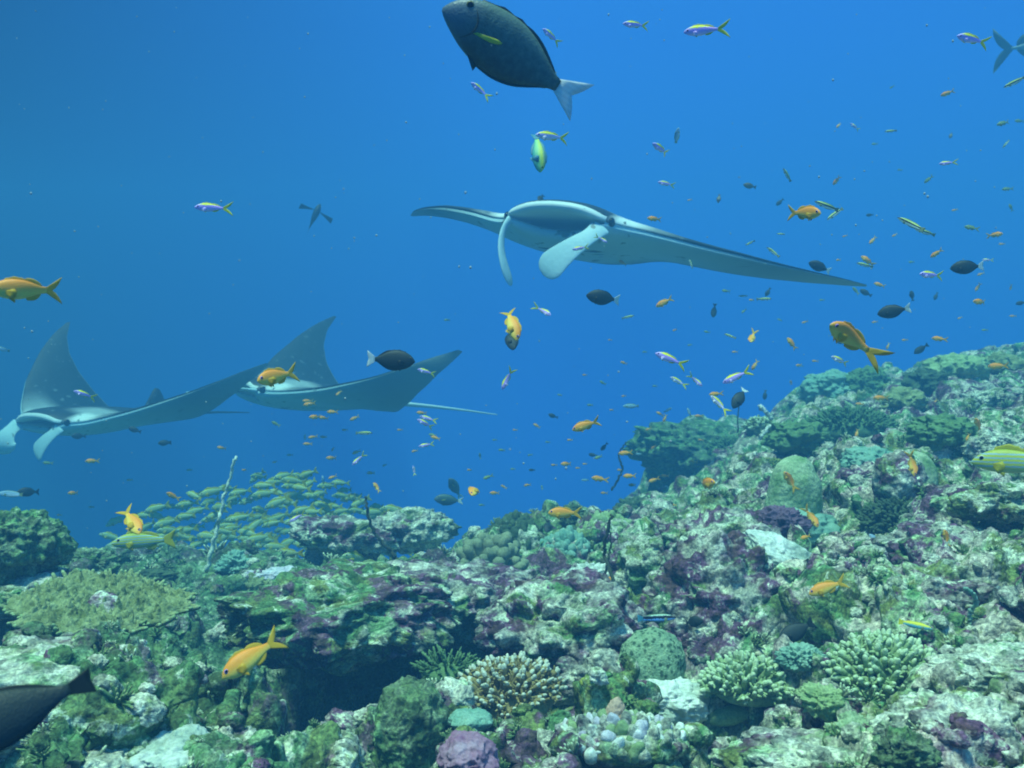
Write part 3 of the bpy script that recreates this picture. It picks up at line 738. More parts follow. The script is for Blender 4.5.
# ------------------------------------------------------------------ fish
def fish_mat(name, stops, rough=.45, stripes=None, mottle=.12, head=None, ax=2):
    """colour bands from belly (0) to back (1) over the height of the body"""
    t = NT(name, rough, .35)
    z = t.axis(ax); n = t.noise(30, 3)
    f = t.math("ADD", t.g(z, -.16, .16), t.g(n, .3, .7, -mottle * .5, mottle * .5))
    c = t.ramp(f, stops)
    if stripes:
        col_, pos, wd = stripes
        for p_ in pos:
            d = t.math("ABSOLUTE", t.math("SUBTRACT", f, p_), 0.0)
            c = t.mix(t.g(d, wd * .6, wd * 1.3, 1.0, 0.0), c, col_)
    if head:
        c = t.mix(t.g(t.axis(0), head[1], head[2]), c, head[0])
    t.col(t.mix(.18, c, t.ramp(t.voro(75), [(0.0, (.6, .6, .6)), (.5, (1.1, 1.1, 1.1))]), "MULTIPLY"))
    t.bump(t.voro(75), .002, .25)
    return t.m
def fin_mat(name, c, rough=.5):
    t = NT(name, rough, .3)
    w = t.N("ShaderNodeTexWave", wave_type="BANDS", bands_direction="Z"); w.inputs["Scale"].default_value = 11; w.inputs["Distortion"].default_value = 1.5
    t.L(t.vec, w.inputs["Vector"])
    k = t.mix(w.outputs["Fac"], tuple(x * .9 for x in c), c); t.col(k)
    tr = t.N("ShaderNodeBsdfTranslucent"); t.L(k, tr.inputs[0])   # thin fins let light through
    mx = t.N("ShaderNodeMixShader"); mx.inputs[0].default_value = .42
    t.L(t.b.outputs[0], mx.inputs[1]); t.L(tr.outputs[0], mx.inputs[2])
    t.L(mx.outputs[0], t.t.nodes["Material Output"].inputs["Surface"]); return t.m
OR, YL = (.80, .30, .02), (.80, .58, .05)
m_or = fish_mat("orange_scales", [(.12, (.72, .58, .12)), (.38, (.84, .54, .08)), (.62, (.84, .33, .03)), (.9, (.84, .27, .03))])
m_orf = fin_mat("orange_yellow_fin", (.80, .52, .04))
m_pu = fish_mat("violet_scales", [(.10, (.82, .74, .86)), (.38, (.70, .54, .92)), (.56, (.62, .38, .94)), (.66, (.52, .26, .90)), (.72, (.85, .80, .05)), (.95, (.82, .72, .04))], head=((.52, .40, .88), .30, .44))
m_pw = fish_mat("pale_violet_scales", [(.10, (.80, .80, .78)), (.46, (.74, .70, .86)), (.62, (.55, .42, .88)), (.70, (.85, .78, .05)), (.95, (.80, .74, .05))])
m_puf = fin_mat("yellow_fin", (.82, .78, .04))
m_bk = fish_mat("black_scales", [(.1, (.012, .02, .018)), (.9, (.02, .03, .03))], .6)
m_bkf = fin_mat("black_fin", (.015, .022, .02))
m_wht = fin_mat("white_fin", (.80, .84, .84))
m_wr = fish_mat("striped_wrasse_scales", [(.26, (.80, .84, .78)), (.45, (.70, .84, .70)), (.48, (.012, .015, .03)), (.60, (.012, .015, .03)), (.64, (.60, .74, .22)), (.9, (.18, .24, .05))], mottle=.03)
m_wrf = fin_mat("grey_green_fin", (.30, .38, .22))
m_sn = fish_mat("yellow_snapper_scales", [(.10, (.42, .46, .34)), (.34, (.46, .54, .10)), (.6, (.46, .50, .03)), (.95, (.30, .36, .03))], stripes=((.28, .42, .46), (.36, .50, .63, .76), .030), mottle=.02)
m_snf = fin_mat("snapper_yellow_fin", (.60, .56, .03))
m_su = fish_mat("dark_surgeonfish_scales", [(.05, (.020, .034, .034)), (.5, (.048, .082, .070)), (.95, (.09, .14, .115))], .45, mottle=.5, head=((.09, .13, .17), .26, .46))
m_suf = fin_mat("surgeonfish_fin", (.02, .035, .035))
m_yst = fin_mat("yellow_streak_fin", (.62, .66, .05))
m_gr = fish_mat("green_parrot_scales", [(.15, (.06, .34, .36)), (.45, (.16, .52, .22)), (.7, (.50, .62, .06)), (.95, (.10, .30, .26))])
m_grf = fin_mat("blue_green_fin", (.10, .36, .50))
m_gy = fish_mat("silver_grey_scales", [(.1, (.36, .42, .42)), (.6, (.20, .28, .30)), (.95, (.08, .13, .14))])
m_gyf = fin_mat("grey_fin", (.12, .18, .2))
m_br = fish_mat("dull_brown_scales", [(.1, (.20, .16, .08)), (.9, (.10, .08, .05))])
m_brf = fin_mat("brown_fin", (.12, .09, .04))
m_dg = fish_mat("dull_green_scales", [(.1, (.42, .46, .26)), (.5, (.28, .36, .14)), (.9, (.16, .24, .10))])
m_dgf = fin_mat("dull_green_fin", (.36, .40, .10))
m_sil = flat("silhouette_skin", (.01, .015, .018), .6)
m_bl = fish_mat("pale_blue_scales", [(.1, (.70, .76, .80)), (.5, (.40, .56, .74)), (.9, (.16, .30, .42))])
m_eyeb = flat("eye_black", (.008, .008, .012), .15, .1)
m_eyev = flat("eye_violet", (.44, .26, .74), .3, .2)
m_eyey = flat("eye_olive", (.16, .15, .05), .3, .2)
m_eyew = flat("eye_silver", (.5, .55, .5), .3, .2)

TT = np.array([0, .04, .12, .24, .4, .55, .7, .84, .94, 1.0])
SP = dict(
    anthias=dict(bl=.73, top=[.004, .050, .098, .135, .150, .140, .112, .072, .050, .046], bot=[-.018, -.050, -.086, -.120, -.138, -.128, -.096, -.060, -.044, -.044],
                 w=[.006, .026, .046, .060, .064, .058, .044, .026, .015, .011], tail=(.27, 34, .66, .045), dorsal=(.24, .90, .032, .046), anal=(.60, .88, .048), pelvic=.09, pect=.15, eye=(.115, .036, .030),
                 mats=(m_or, m_orf, m_orf, m_orf, m_orf), eyes=(m_eyev, m_eyeb)),
    violet=dict(bl=.70, top=[.002, .034, .070, .100, .112, .104, .082, .052, .034, .030], bot=[-.014, -.036, -.064, -.090, -.102, -.094, -.070, -.042, -.030, -.028],
                w=[.006, .022, .038, .050, .053, .047, .035, .021, .013, .010], tail=(.30, 32, .72, .03), dorsal=(.26, .90, .022, .028), anal=(.62, .86, .028), pelvic=.06, pect=.11, eye=(.12, .024, .024),
                mats=(m_pu, m_puf, m_puf, m_puf, m_pu), eyes=(m_eyev, m_eyeb)),
    black=dict(bl=.80, top=[.0, .060, .120, .176, .205, .200, .165, .100, .052, .042], bot=[-.02, -.060, -.115, -.168, -.196, -.192, -.158, -.094, -.050, -.042],
               w=[.006, .026, .048, .066, .072, .066, .050, .029, .016, .012], tail=(.20, 36, .30, .05), dorsal=(.22, .93, .012, .022), anal=(.42, .93, .020), pelvic=.06, pect=.13, eye=(.11, .050, .024),
               mats=(m_bk, m_wht, m_bkf, m_bkf, m_bkf), eyes=(m_eyey, m_eyeb)),
    wrasse=dict(bl=.84, top=[.0, .026, .054, .078, .090, .090, .084, .070, .056, .052], bot=[-.014, -.036, -.060, -.078, -.090, -.089, -.080, -.064, -.052, -.050],
                w=[.004, .016, .028, .036, .038, .036, .031, .022, .014, .010], tail=(.16, 18, .06, .05), dorsal=(.26, .93, .022, .022), anal=(.52, .92, .020), pelvic=.05, pect=.09, eye=(.09, .012, .014),
                mats=(m_wr, m_wrf, m_wrf, m_wrf, m_wrf), eyes=(m_eyew, m_eyeb)),
    snapper=dict(bl=.79, top=[.0, .040, .084, .126, .142, .130, .102, .068, .048, .044], bot=[-.02, -.046, -.072, -.098, -.112, -.110, -.092, -.060, -.044, -.042],
                 w=[.006, .026, .044, .058, .060, .052, .040, .025, .015, .011], tail=(.215, 32, .36, .045), dorsal=(.26, .90, .052, .045), anal=(.64, .86, .06), pelvic=.08, pect=.13, eye=(.13, .040, .027),
                 mats=(m_sn, m_snf, m_snf, m_snf, m_snf), eyes=(m_eyew, m_eyeb)),
    surgeon=dict(bl=.80, top=[.0, .062, .115, .158, .182, .180, .148, .090, .044, .036], bot=[-.035, -.064, -.100, -.146, -.178, -.180, -.152, -.090, -.044, -.036],
                 w=[.010, .034, .054, .068, .072, .064, .048, .027, .014, .011], tail=(.20, 25, .45, .042), dorsal=(.20, .93, .008, .014), anal=(.40, .93, .012), pelvic=.09, pect=-.20, eye=(.15, .085, .024),
                 mats=(m_su, m_wht, m_suf, m_suf, m_yst), eyes=(m_eyey, m_eyeb)),
    parrot=dict(bl=.80, top=[.0, .050, .098, .138, .152, .142, .112, .076, .054, .050], bot=[-.02, -.056, -.096, -.130, -.144, -.136, -.106, -.070, -.052, -.048],
                w=[.008, .032, .054, .068, .072, .064, .048, .028, .016, .012], tail=(.21, 22, .22, .05), dorsal=(.22, .93, .036, .04), anal=(.50, .92, .04), pelvic=.10, pect=.16, eye=(.12, .046, .020),
                mats=(m_gr, m_grf, m_grf, m_grf, m_grf), eyes=(m_eyey, m_eyeb)),
    trevally=dict(bl=.77, top=[.0, .044, .086, .128, .146, .126, .080, .034, .016, .014], bot=[-.02, -.040, -.074, -.110, -.128, -.116, -.074, -.030, -.016, -.014],
                  w=[.008, .028, .046, .058, .060, .050, .034, .017, .010, .008], tail=(.25, 52, .70, .02), dorsal=(.42, .93, .03, .07), anal=(.52, .93, .06), pelvic=.07, pect=.20, eye=(.10, .030, .018),
                  mats=(m_gy, m_gyf, m_gyf, m_gyf, m_gyf), eyes=(m_eyew, m_eyeb)))
def variant(base, **k):
    d = dict(SP[base]); d.update(k); return d
SP["darkfish"] = variant("black", mats=(m_bk, m_bkf, m_bkf, m_bkf, m_bkf))
SP["darktail"] = variant("surgeon", top=[x * .8 for x in SP["surgeon"]["top"]], bot=[x * .78 for x in SP["surgeon"]["bot"]], tail=(.13, 16, .1, .03), mats=(m_bk, m_bkf, m_bkf, m_bkf, m_bkf))
SP["brown"] = variant("black", mats=(m_br, m_brf, m_brf, m_brf, m_brf))
SP["greenish"] = variant("anthias", mats=(m_dg, m_dgf, m_dgf, m_dgf, m_dgf), eyes=(m_eyew, m_eyeb))
SP["paleviolet"] = variant("violet", mats=(m_pw, m_puf, m_puf, m_puf, m_pw))
SP["paleblue"] = variant("wrasse", mats=(m_bl, m_wrf, m_wrf, m_wrf, m_wrf), top=[x * 1.5 for x in SP["wrasse"]["top"]], bot=[x * 1.5 for x in SP["wrasse"]["bot"]])
SP["yellowback"] = variant("wrasse", mats=(fish_mat("yellow_back_scales", [(.2, (.10, .34, .60)), (.5, (.16, .46, .52)), (.56, (.78, .70, .04)), (.9, (.74, .66, .03))]), m_puf, m_puf, m_wrf, m_wrf))
SP["bluestreak"] = variant("wrasse", mats=(fish_mat("blue_streak_scales", [(.25, (.20, .44, .80)), (.42, (.16, .36, .80)), (.46, (.005, .006, .02)), (.66, (.005, .006, .02)), (.7, (.4, .6, .5))]), m_grf, m_wrf, m_wrf, m_wrf))

def bendy(x, b):
    """sideways bend of the rear of the fish"""
    t = np.clip(.22 - x, 0, None)
    return b * (t ** 2) * 1.25
def fish_parts(sp, bend=0.0, lo=False):
    s = SP[sp]; bl = s["bl"]; n, m = (12, 8) if lo else (26, 16)
    t = np.linspace(0, 1, n) ** 1.15
    top, bot, w = (np.interp(t, TT, s[k]) for k in ("top", "bot", "w"))
    if not lo:
        ker = np.array([.25, .5, .25])
        for a in (top, bot, w): a[1:-1] = np.convolve(a, ker, "same")[1:-1]
    x = .5 - t * bl; a = np.arange(m) * 2 * np.pi / m
    V_ = []
    for k in range(n):
        cz, hz_ = (top[k] + bot[k]) / 2, (top[k] - bot[k]) / 2
        ca, sa = np.cos(a), np.sin(a)
        V_.append(np.stack([np.full(m, x[k]), np.sign(ca) * np.abs(ca) ** .85 * w[k], cz + np.sign(sa) * np.abs(sa) ** 1.08 * hz_], 1))
    V_ = np.vstack(V_ + [[[.5 + .006, 0, (top[0] + bot[0]) / 2], [x[-1] - .004, 0, 0]]])
    i = np.arange(m); j = (i + 1) % m
    Q_ = np.vstack([np.stack([k * m + i, k * m + j, (k + 1) * m + j, (k + 1) * m + i], 1) for k in range(n - 1)])
    T_ = np.vstack([np.stack([np.full(m, n * m), j, i], 1), np.stack([np.full(m, n * m + 1), (n - 1) * m + i, (n - 1) * m + j], 1)])
    V_[:, 1] += bendy(V_[:, 0], bend)
    out = {"body": (V_, [Q_, T_])}
    def fin(root, edge, th0=.010, th1=.003, rows=4, side=None):
        root, edge = np.asarray(root, float), np.asarray(edge, float); k = len(root)
        f = np.linspace(0, 1, rows)[:, None, None]
        G = root * (1 - f) + edge * f
        th = np.broadcast_to((th0 + (th1 - th0) * f[:, :, 0])[:, :, None], (rows, k, 1))
        nrm_ = np.array([0, 1.0, 0]) if side is None else np.asarray(side, float)
        A_ = (G + nrm_ * th / 2).reshape(-1, 3); B_ = (G - nrm_ * th / 2).reshape(-1, 3)
        V2 = np.vstack([A_, B_]); N0 = rows * k
        r, c = np.meshgrid(np.arange(rows - 1), np.arange(k - 1), indexing="ij"); o = (r * k + c).ravel()
        q = np.stack([o, o + 1, o + k + 1, o + k], 1)
        rim = np.concatenate([np.arange(k), np.arange(1, rows) * k + k - 1, (rows - 1) * k + np.arange(k - 2, -1, -1), np.arange(rows - 2, 0, -1) * k])
        rj = np.roll(rim, -1)
        F2 = [np.vstack([q, q[:, ::-1] + N0, np.stack([rim, rim + N0, rj + N0, rj], 1)])]
        V2[:, 1] += bendy(V2[:, 0], bend)
        return V2, F2
    k = 7 if lo else 15
    tl, ang, fork, ph = s["tail"]; u = np.linspace(1, -1, k)
    L_ = tl * (1 - fork * (1 - np.abs(u) ** 1.1)); aa = np.radians(ang) * u
    tx = x[-1] + .012
    out["tail_fin"] = fin(np.stack([np.full(k, tx), 0 * u, u * ph * .9], 1), np.stack([tx - L_ * np.cos(aa * .9), 0 * u, u * ph + L_ * np.sin(aa)], 1))
    def onbody(tt, arr): return np.interp(tt, t, arr)
    a0, a1, h0, h1 = s["dorsal"]; tt = np.linspace(a0, a1, k); v = np.linspace(0, 1, k)
    hh = (h0 * np.sin(np.pi * np.clip(v * 1.6 + .12, 0, 1)) ** .6 * (v < .55) + np.where(v >= .55, h1 * np.sin(np.pi * np.clip((v - .40) / .62, 0, 1)) ** .7, 0))
    if not lo: hh = hh + .006 * np.cos(v * 60) * (v < .55)
    ex = .5 - tt * bl - hh * .75
    out["dorsal_fin"] = fin(np.stack([.5 - tt * bl, 0 * tt, onbody(tt, top) - .012], 1), np.stack([ex, 0 * tt, onbody(tt, top) + np.maximum(hh, .002)], 1))
    a0, a1, h0 = s["anal"]; tt = np.linspace(a0, a1, k); hh = h0 * np.sin(np.pi * np.clip(v * .8 + .18, 0, 1)) ** .8
    out["anal_fin"] = fin(np.stack([.5 - tt * bl, 0 * tt, onbody(tt, bot) + .012], 1), np.stack([.5 - tt * bl - hh * .9, 0 * tt, onbody(tt, bot) - np.maximum(hh, .002)], 1))
    pl = s["pelvic"]; kk = 5; v = np.linspace(0, 1, kk)
    for sg in (1, -1):
        tt = .30 + v * .045; r_ = np.stack([.5 - tt * bl, np.full(kk, sg * .018), onbody(tt, bot) + .012], 1)
        e_ = r_ + np.stack([-pl * (.65 + .35 * (1 - v)), np.full(kk, sg * pl * .22), -pl * (.75 - .55 * v)], 1)
        out["pelvic_fin", sg] = fin(r_, e_, .008, .003, 3)
        pc = s["pect"]; thinp = pc < 0; pc = abs(pc); zz = np.linspace(.0, -.045, kk); wy = onbody(np.array([.27]), w)[0]
        r_ = np.stack([np.full(kk, .5 - .27 * bl), np.full(kk, sg * wy * .90), zz - .012], 1)
        fa = np.radians(np.linspace(14, 6, kk) if thinp else np.linspace(12, -52, kk)); ln = pc * np.array([.8, 1, .98, .85, .62])
        if thinp: r_ = r_ * [1, 1, .3] + [0, 0, -.02]
        e_ = r_ + np.stack([-ln * np.cos(fa) * .88, sg * ln * (.12 if thinp else .40), ln * np.sin(fa)], 1)
        if s.get('spread'): e_ = r_ + np.stack([-.10 * pc + .12 * pc * (v - .5), np.full(kk, sg * pc), np.full(kk, .02)], 1)[::-1] * np.array([1, 1, 1]) + np.stack([-.10 * v, 0 * v, 0 * v], 1)
        out["pectoral_fin", sg] = fin(r_, e_, .007, .002, 3)
        et, ez, er = s["eye"]; vv, ff = ico(1 if lo else 3); ew = onbody(np.array([et]), w)[0]; hz_ = (onbody(np.array([et]), top)[0] - onbody(np.array([et]), bot)[0]) / 2
        cz = (onbody(np.array([et]), top)[0] + onbody(np.array([et]), bot)[0]) / 2
        yy = ew * math.sqrt(max(.1, 1 - ((ez - cz) / hz_) ** 2)) * .93
        E = vv * np.array([er, er * .45, er]) + np.array([.5 - et * bl, sg * yy, ez])
        pm = (np.hypot(*(vv[ff].mean(1)[:, [0, 2]].T)) < .74).astype(np.int32)
        out["eye", sg] = (E, [ff], pm)
    if sp == "surgeon" and not lo:
        for sg in (1, -1):
            zz = np.linspace(.085, -.10, 14); xx = .5 - .27 * bl + .05 * ((zz + .005) / .09) ** 2; q = (.5 - xx) / bl
            tp_, bt_, ww = onbody(q, top), onbody(q, bot), onbody(q, w); cz, hh = (tp_ + bt_) / 2, (tp_ - bt_) / 2
            yy = sg * ww * np.abs(1 - np.clip(np.abs((zz - cz) / hh), 0, .98) ** 1.85) ** .5
            out["gill_cover", sg] = tube(np.stack([xx, yy, zz], 1), np.sin(np.linspace(.25, 2.9, 14)) * .006 + .001, 6)
    return out
def tune(v, mid=0): return v
_fp = {}
def fish_proto(sp, bend):
    """mesh data for a species: the detailed one with parts, and a small one in a single mesh"""
    key = (sp, bend)
    if key in _fp: return _fp[key]
    s = SP[sp]; body, tailm, dors, anal, pect = s["mats"]
    pm = {"body": body, "tail_fin": tailm, "dorsal_fin": dors, "anal_fin": anal, "pelvic_fin": anal, "pectoral_fin": pect, "gill_cover": m_bk}
    hi = []
    for k, d in fish_parts(sp, bend).items():
        nm = k if isinstance(k, str) else k[0]
        if nm == "eye": o = mk("eye", d[0], d[1], list(s["eyes"]), [d[2]], link=False)
        else: o = mk(nm, d[0], d[1], pm[nm], link=False)
        hi.append((nm, o.data)); bpy.data.objects.remove(o)
    acc = Acc(); ml = [body, tailm, dors, anal, pect, s["eyes"][1]]
    slot = {"body": 0, "tail_fin": 1, "dorsal_fin": 2, "anal_fin": 3, "pelvic_fin": 3, "pectoral_fin": 4, "eye": 5}
    for k, d in fish_parts(sp, bend, True).items():
        nm = k if isinstance(k, str) else k[0]
        for q, F_ in enumerate(d[1]):
            acc.add(d[0], F_, slot[nm])
            if q < len(d[1]) - 1: acc.n -= len(d[0]); acc.V.pop()
    o = acc.build(sp, ml, link=False); lo = o.data; bpy.data.objects.remove(o)
    _fp[key] = (hi, lo); return _fp[key]
def fish(sp, name, cat, label, px, py, ln, hd, toward=0.0, L=.09, roll=0.0, bend=0.0, group=None, dmax=9.0, parts=None, d=None):
    """one fish, ln pixels long seen square on, head pointing hd degrees (0 right, 90 up, 180 left)"""
    if d is None: d = min(L * F_PX / ln, dmax)
    ray = P(px, py, 1); h = bvh.ray_cast(Vector((0, 0, 0)), ray.normalized())
    if h[0] is not None: d = min(d, h[0].y - max(.14, L * .9))
    L = ln * d / F_PX
    c = P(px, py, d)
    tw = (-c).normalized(); rt = Vector((0, 0, 1)).cross(tw).normalized(); up = tw.cross(rt)
    a, b = R(hd), R(toward)
    fw = (rt * math.cos(a) + up * math.sin(a)) * math.cos(b) + tw * math.sin(b)
    side = tw - fw * tw.dot(fw); side.normalize()              # the flank turned to us
    U = fw.cross(side) if math.cos(a) < 0 else side.cross(fw)
    if abs(math.cos(a)) < .3 and toward > 0: pass
    U = U.normalized() if (U.z > 0 or abs(U.z) < .3) else -U.normalized()
    left = U.cross(fw)
    M = Matrix((fw, left, U)).transposed() @ Matrix.Rotation(R(roll), 3, "X")
    hi, lo = fish_proto(sp, bend)
    use = parts if parts is not None else ln >= 19
    if use:
        root = bpy.data.objects.new(name, None)
        for nm, me in hi:
            ch = bpy.data.objects.new(nm, me); C.objects.link(ch); ch.parent = root
    else:
        root = bpy.data.objects.new(name, lo)
    C.objects.link(root)
    root.matrix_world = Matrix.Translation(c) @ M.to_4x4() @ Matrix.Scale(L, 4)
    return tag(root, label, cat, group)
# ------------------------------------------------------------------ manta rays
def manta_mats():
    t = NT("manta_back", .55, .3)
    n = t.noise(2.2, 4, .6, .4); c = t.mix(n, (.008, .013, .018), (.030, .042, .052))
    # pale shoulder bars behind the head, one to each side
    ay = t.math("ABSOLUTE", t.axis(1), 0.0); x = t.axis(0)
    m1 = t.math("MULTIPLY", t.g(ay, .16, .30), t.g(ay, .80, .50))
    m2 = t.math("MULTIPLY", t.g(t.math("ADD", x, t.math("MULTIPLY", n, .18)), .22, .36), t.g(t.math("ADD", x, t.math("MULTIPLY", n, .18)), .68, .56))
    c = t.mix(t.math("MULTIPLY", t.math("MULTIPLY", m1, m2), .75), c, (.40, .46, .48))
    m3 = t.math("MULTIPLY", t.math("MULTIPLY", t.g(ay, .34, .39), t.g(ay, .60, .48)), t.g(x, .40, .48))
    c = t.mix(m3, c, (.62, .68, .70))                            # white flash behind the eye
    c = t.mix(t.g(t.noise(16, 2, .5), .66, .70), c, (.10, .13, .15))
    t.col(c); t.bump(t.noise(30, 3), .01, .3)
    b = NT("manta_belly", .55, .3); n = b.noise(3, 4, .6)
    c = b.mix(n, (.32, .50, .58), (.48, .64, .72))
    c = b.mix(b.g(b.noise(9, 2, .5), .64, .68), c, (.16, .20, .22))
    ay = b.math("ABSOLUTE", b.axis(1), 0.0)
    c = b.mix(b.g(ay, .55, 1.3), c, (.13, .19, .22))           # greyer towards the wing tips
    c = b.mix(b.g(b.axis(0), -.05, -.38), c, (.20, .25, .27))   # and along the trailing edge
    b.col(c); b.bump(b.noise(30, 3), .01, .3)
    mo = NT("manta_mouth", .5, .3); mo.col(mo.mix(mo.noise(4, 3), (.62, .70, .74), (.76, .80, .82)))
    lp = flat("manta_lip", (.60, .67, .70), .45, .08)
    return t.m, b.m, mo.m, lp
mm_back, mm_belly, mm_mouth, mm_lip = manta_mats()
def manta(label, loc, yaw, pitch, roll, scale, flapL, flapR, ceph=(0, 0), tail_pts=None, gape=.52, lat_off=0):
    """flap = (angle at the root, angle at the tip) of each wing in degrees, up positive"""
    root = bpy.data.objects.new("manta_ray", None); C.objects.link(root)
    S = np.concatenate([np.array([0, .035, .07, .10, .125, .145, .16, .172, .184, .198, .215, .24]), np.linspace(.28, 1, 24) ** 1.0])
    hs = 1.85                                                   # half span
    xle = np.interp(S, [0, .10, .16, .175, .19, .21, .25, .40, .60, .80, .92, 1.0], [.80, .785, .76, .745, .70, .63, .57, .44, .20, -.12, -.36, -.58])
    xte = np.interp(S, [0, .08, .16, .30, .45, .60, .75, .88, 1.0], [-.82, -.76, -.64, -.50, -.42, -.38, -.40, -.48, -.62])
    th = np.interp(S, [0, .12, .19, .25, .40, .60, .80, 1.0], [.34, .33, .28, .22, .14, .08, .034, .004])
    gp = .125 * gape * np.clip(1 - (S / .178) ** 2.6, 0, 1); dp = .42 * np.clip(1 - (S / .178) ** 4, 0, 1)
    nT = 16; cT = np.linspace(0, 1, nT) ** 1.5                    # 0 at the lip, 1 at the trailing edge
    rows = []
    def row(k, sg):
        s = S[k]; ch = xle[k] - xte[k]
        prof = (np.clip(cT, 0, 1) ** .5) * (1 - cT) ** .85 / .62
        zt = prof * th[k] * .55 + gp[k] * (1 - cT) ** 3 + min(.012, th[k] * .15) * (1 - cT)
        zb = -prof * th[k] * .50 - gp[k] * .85 * (1 - cT) ** 2.2 - min(.012, th[k] * .15) * (1 - cT)
        xt = xle[k] - ch * cT
        drop_ = .20 * np.clip(1 - (s / .178) ** 2, 0, 1)
        xb = xle[k] - drop_ - (ch - drop_) * cT
        top_ = np.stack([xt[::-1], zt[::-1]], 1); bot_ = np.stack([xb, zb], 1)
        mi = []
        for f in (.03, .30, .7, 1.0):
            mi.append([xle[k] - .015 - dp[k] * f, (zt[0] - .03 * min(1, gp[k] * 30)) * (1 - .55 * f ** 2)])
        m2 = []
        for f in (1.0, .7, .30, .03):
            m2.append([xle[k] - drop_ - .0 - (dp[k] - drop_ * .8) * f - .01, (zb[0] + .03 * min(1, gp[k] * 30)) * (1 - .55 * f ** 2)])
        loop = np.vstack([top_, mi, m2, bot_])
        fl = flapL if sg > 0 else flapR
        # integrate the wing's bend along the span
        ss = np.linspace(0, s, 40); an = np.radians(np.interp(ss, [0, .19, .32, 1.0], [0, 0, fl[0], fl[1]]))
        y = np.trapezoid(np.cos(an), ss) * hs if hasattr(np, "trapezoid") else np.trapz(np.cos(an), ss) * hs
        z = np.trapezoid(np.sin(an), ss) * hs if hasattr(np, "trapezoid") else np.trapz(np.sin(an), ss) * hs
        a = an[-1]
        tw = np.radians((fl[2] if len(fl) > 2 else 0) * max(0, s - .25) / .75)
        xm = (xle[k] * .6 + xte[k] * .4); dx, dz = loop[:, 0] - xm, loop[:, 1]
        lx = xm + dx * math.cos(tw) - dz * math.sin(tw); lz = dx * math.sin(tw) + dz * math.cos(tw)
        return np.stack([lx, sg * (y - lz * math.sin(a)), z + lz * math.cos(a)], 1), loop
    order = [(k, -1) for k in range(len(S) - 1, 0, -1)] + [(k, 1) for k in range(len(S))]
    V_, n = [], None
    for k, sg in order:
        r, lp = row(k, sg); V_.append(r); n = len(r)
    m = len(order); V_ = np.vstack(V_); i = np.arange(n); j = (i + 1) % n
    mat = np.zeros(n, dtype=np.int32); mat[nT - 1:nT] = 3; mat[nT:nT + 7] = 2; mat[nT + 7] = 1; mat[nT + 8:] = 1; mat[nT - 2] = 3
    Q_, M_ = [], []
    for k in range(m - 1):
        Q_.append(np.stack([k * n + i, (k + 1) * n + i, (k + 1) * n + j, k * n + j], 1)); mm = mat.copy()
        if S[order[k][0]] > .19 or S[order[k + 1][0]] > .19: mm[nT - 2:nT + 3] = 0; mm[nT + 3:] = 1
        M_.append(mm)
    o = mk("body", V_, [np.vstack(Q_)], [mm_back, mm_belly, mm_mouth, mm_lip], [np.concatenate(M_)], root)
    mod = o.modifiers.new("soft", "SUBSURF"); mod.levels = 1; mod.render_levels = 1
    # head fins: paddles that hang from the corners of the mouth
    for sg, cv in ((1, ceph[0]), (-1, ceph[1])):
        path = smooth_path(np.array(cv["path"]) * np.array([1, sg, 1]) + np.array([.70, sg * .318, -.005]), 12)
        wd = np.interp(np.linspace(0, 1, 12), [0, .25, .6, .85, 1], np.array([.085, .062, .095, .125, .075]) * cv.get("w", 1))
        path = path[:1] + (path - path[:1]) * cv.get('ln', 1)
        T = np.gradient(path, axis=0); T /= np.linalg.norm(T, axis=1)[:, None]
        Wd = np.asarray(cv["wide"], float) * np.array([1, sg, 1]); aa = np.arange(14) * 2 * np.pi / 14; vv = []
        for k in range(12):
            u = Wd - T[k] * Wd.dot(T[k]); u /= np.linalg.norm(u); w = np.cross(T[k], u)
            vv.append(path[k] + wd[k] * np.cos(aa)[:, None] * u + (.013 if k < 11 else .006) * (1.7 if k < 2 else 1) * np.sin(aa)[:, None] * w)
        vv = np.vstack(vv + [path[-1:] + T[-1] * .02, path[:1]]); i2 = np.arange(14); j2 = (i2 + 1) % 14
        q = np.vstack([np.stack([k * 14 + i2, k * 14 + j2, (k + 1) * 14 + j2, (k + 1) * 14 + i2], 1) for k in range(11)])
        tcap = np.vstack([np.stack([np.full(14, 168), 11 * 14 + i2, 11 * 14 + j2], 1), np.stack([np.full(14, 169), j2, i2], 1)])
        front = (np.sin((i2 + .5) * 2 * np.pi / 14) * sg > 0).astype(np.int32)
        o = mk("head_fin", vv, [q, tcap], [mm_belly, mm_back], [np.tile(front if cv.get("dark") else front * 0, 11), 0], root)
        mod = o.modifiers.new("soft", "SUBSURF"); mod.levels = 1; mod.render_levels = 1
        v, f = ico(3)
        mk("eye", v * np.array([.035, .02, .032]) + np.array([.655, sg * .365, .015]), [f], m_eyeb, None, root)
    for sg in (1, -1):                                          # five gill slits on each side of the belly
        for q in range(5):
            yy = np.linspace(.10, .27 - .015 * q, 8); xs = .40 - .085 * q - .06 * ((yy - .10) / .17) ** 2
            # lie on the underside
            sx = yy / hs; cc = (np.interp(sx, S, xle) - xs) / (np.interp(sx, S, xle) - np.interp(sx, S, xte))
            zz = -(np.sqrt(cc) * (1 - cc) ** .85 / .62) * np.interp(sx, S, th) * .50 - np.interp(sx, S, gp) * .85 * (1 - cc) ** 2.2
            Vt, Ft = tube(np.stack([xs, sg * yy, zz], 1), np.sin(np.linspace(.3, 2.85, 8)) * .012, 6)
            mk("gill_slit", Vt, Ft, m_eyeb, None, root)
    # small fin at the root of the tail, then the tail
    aa = np.linspace(0, 1, 8); v = np.linspace(0, 1, 8)
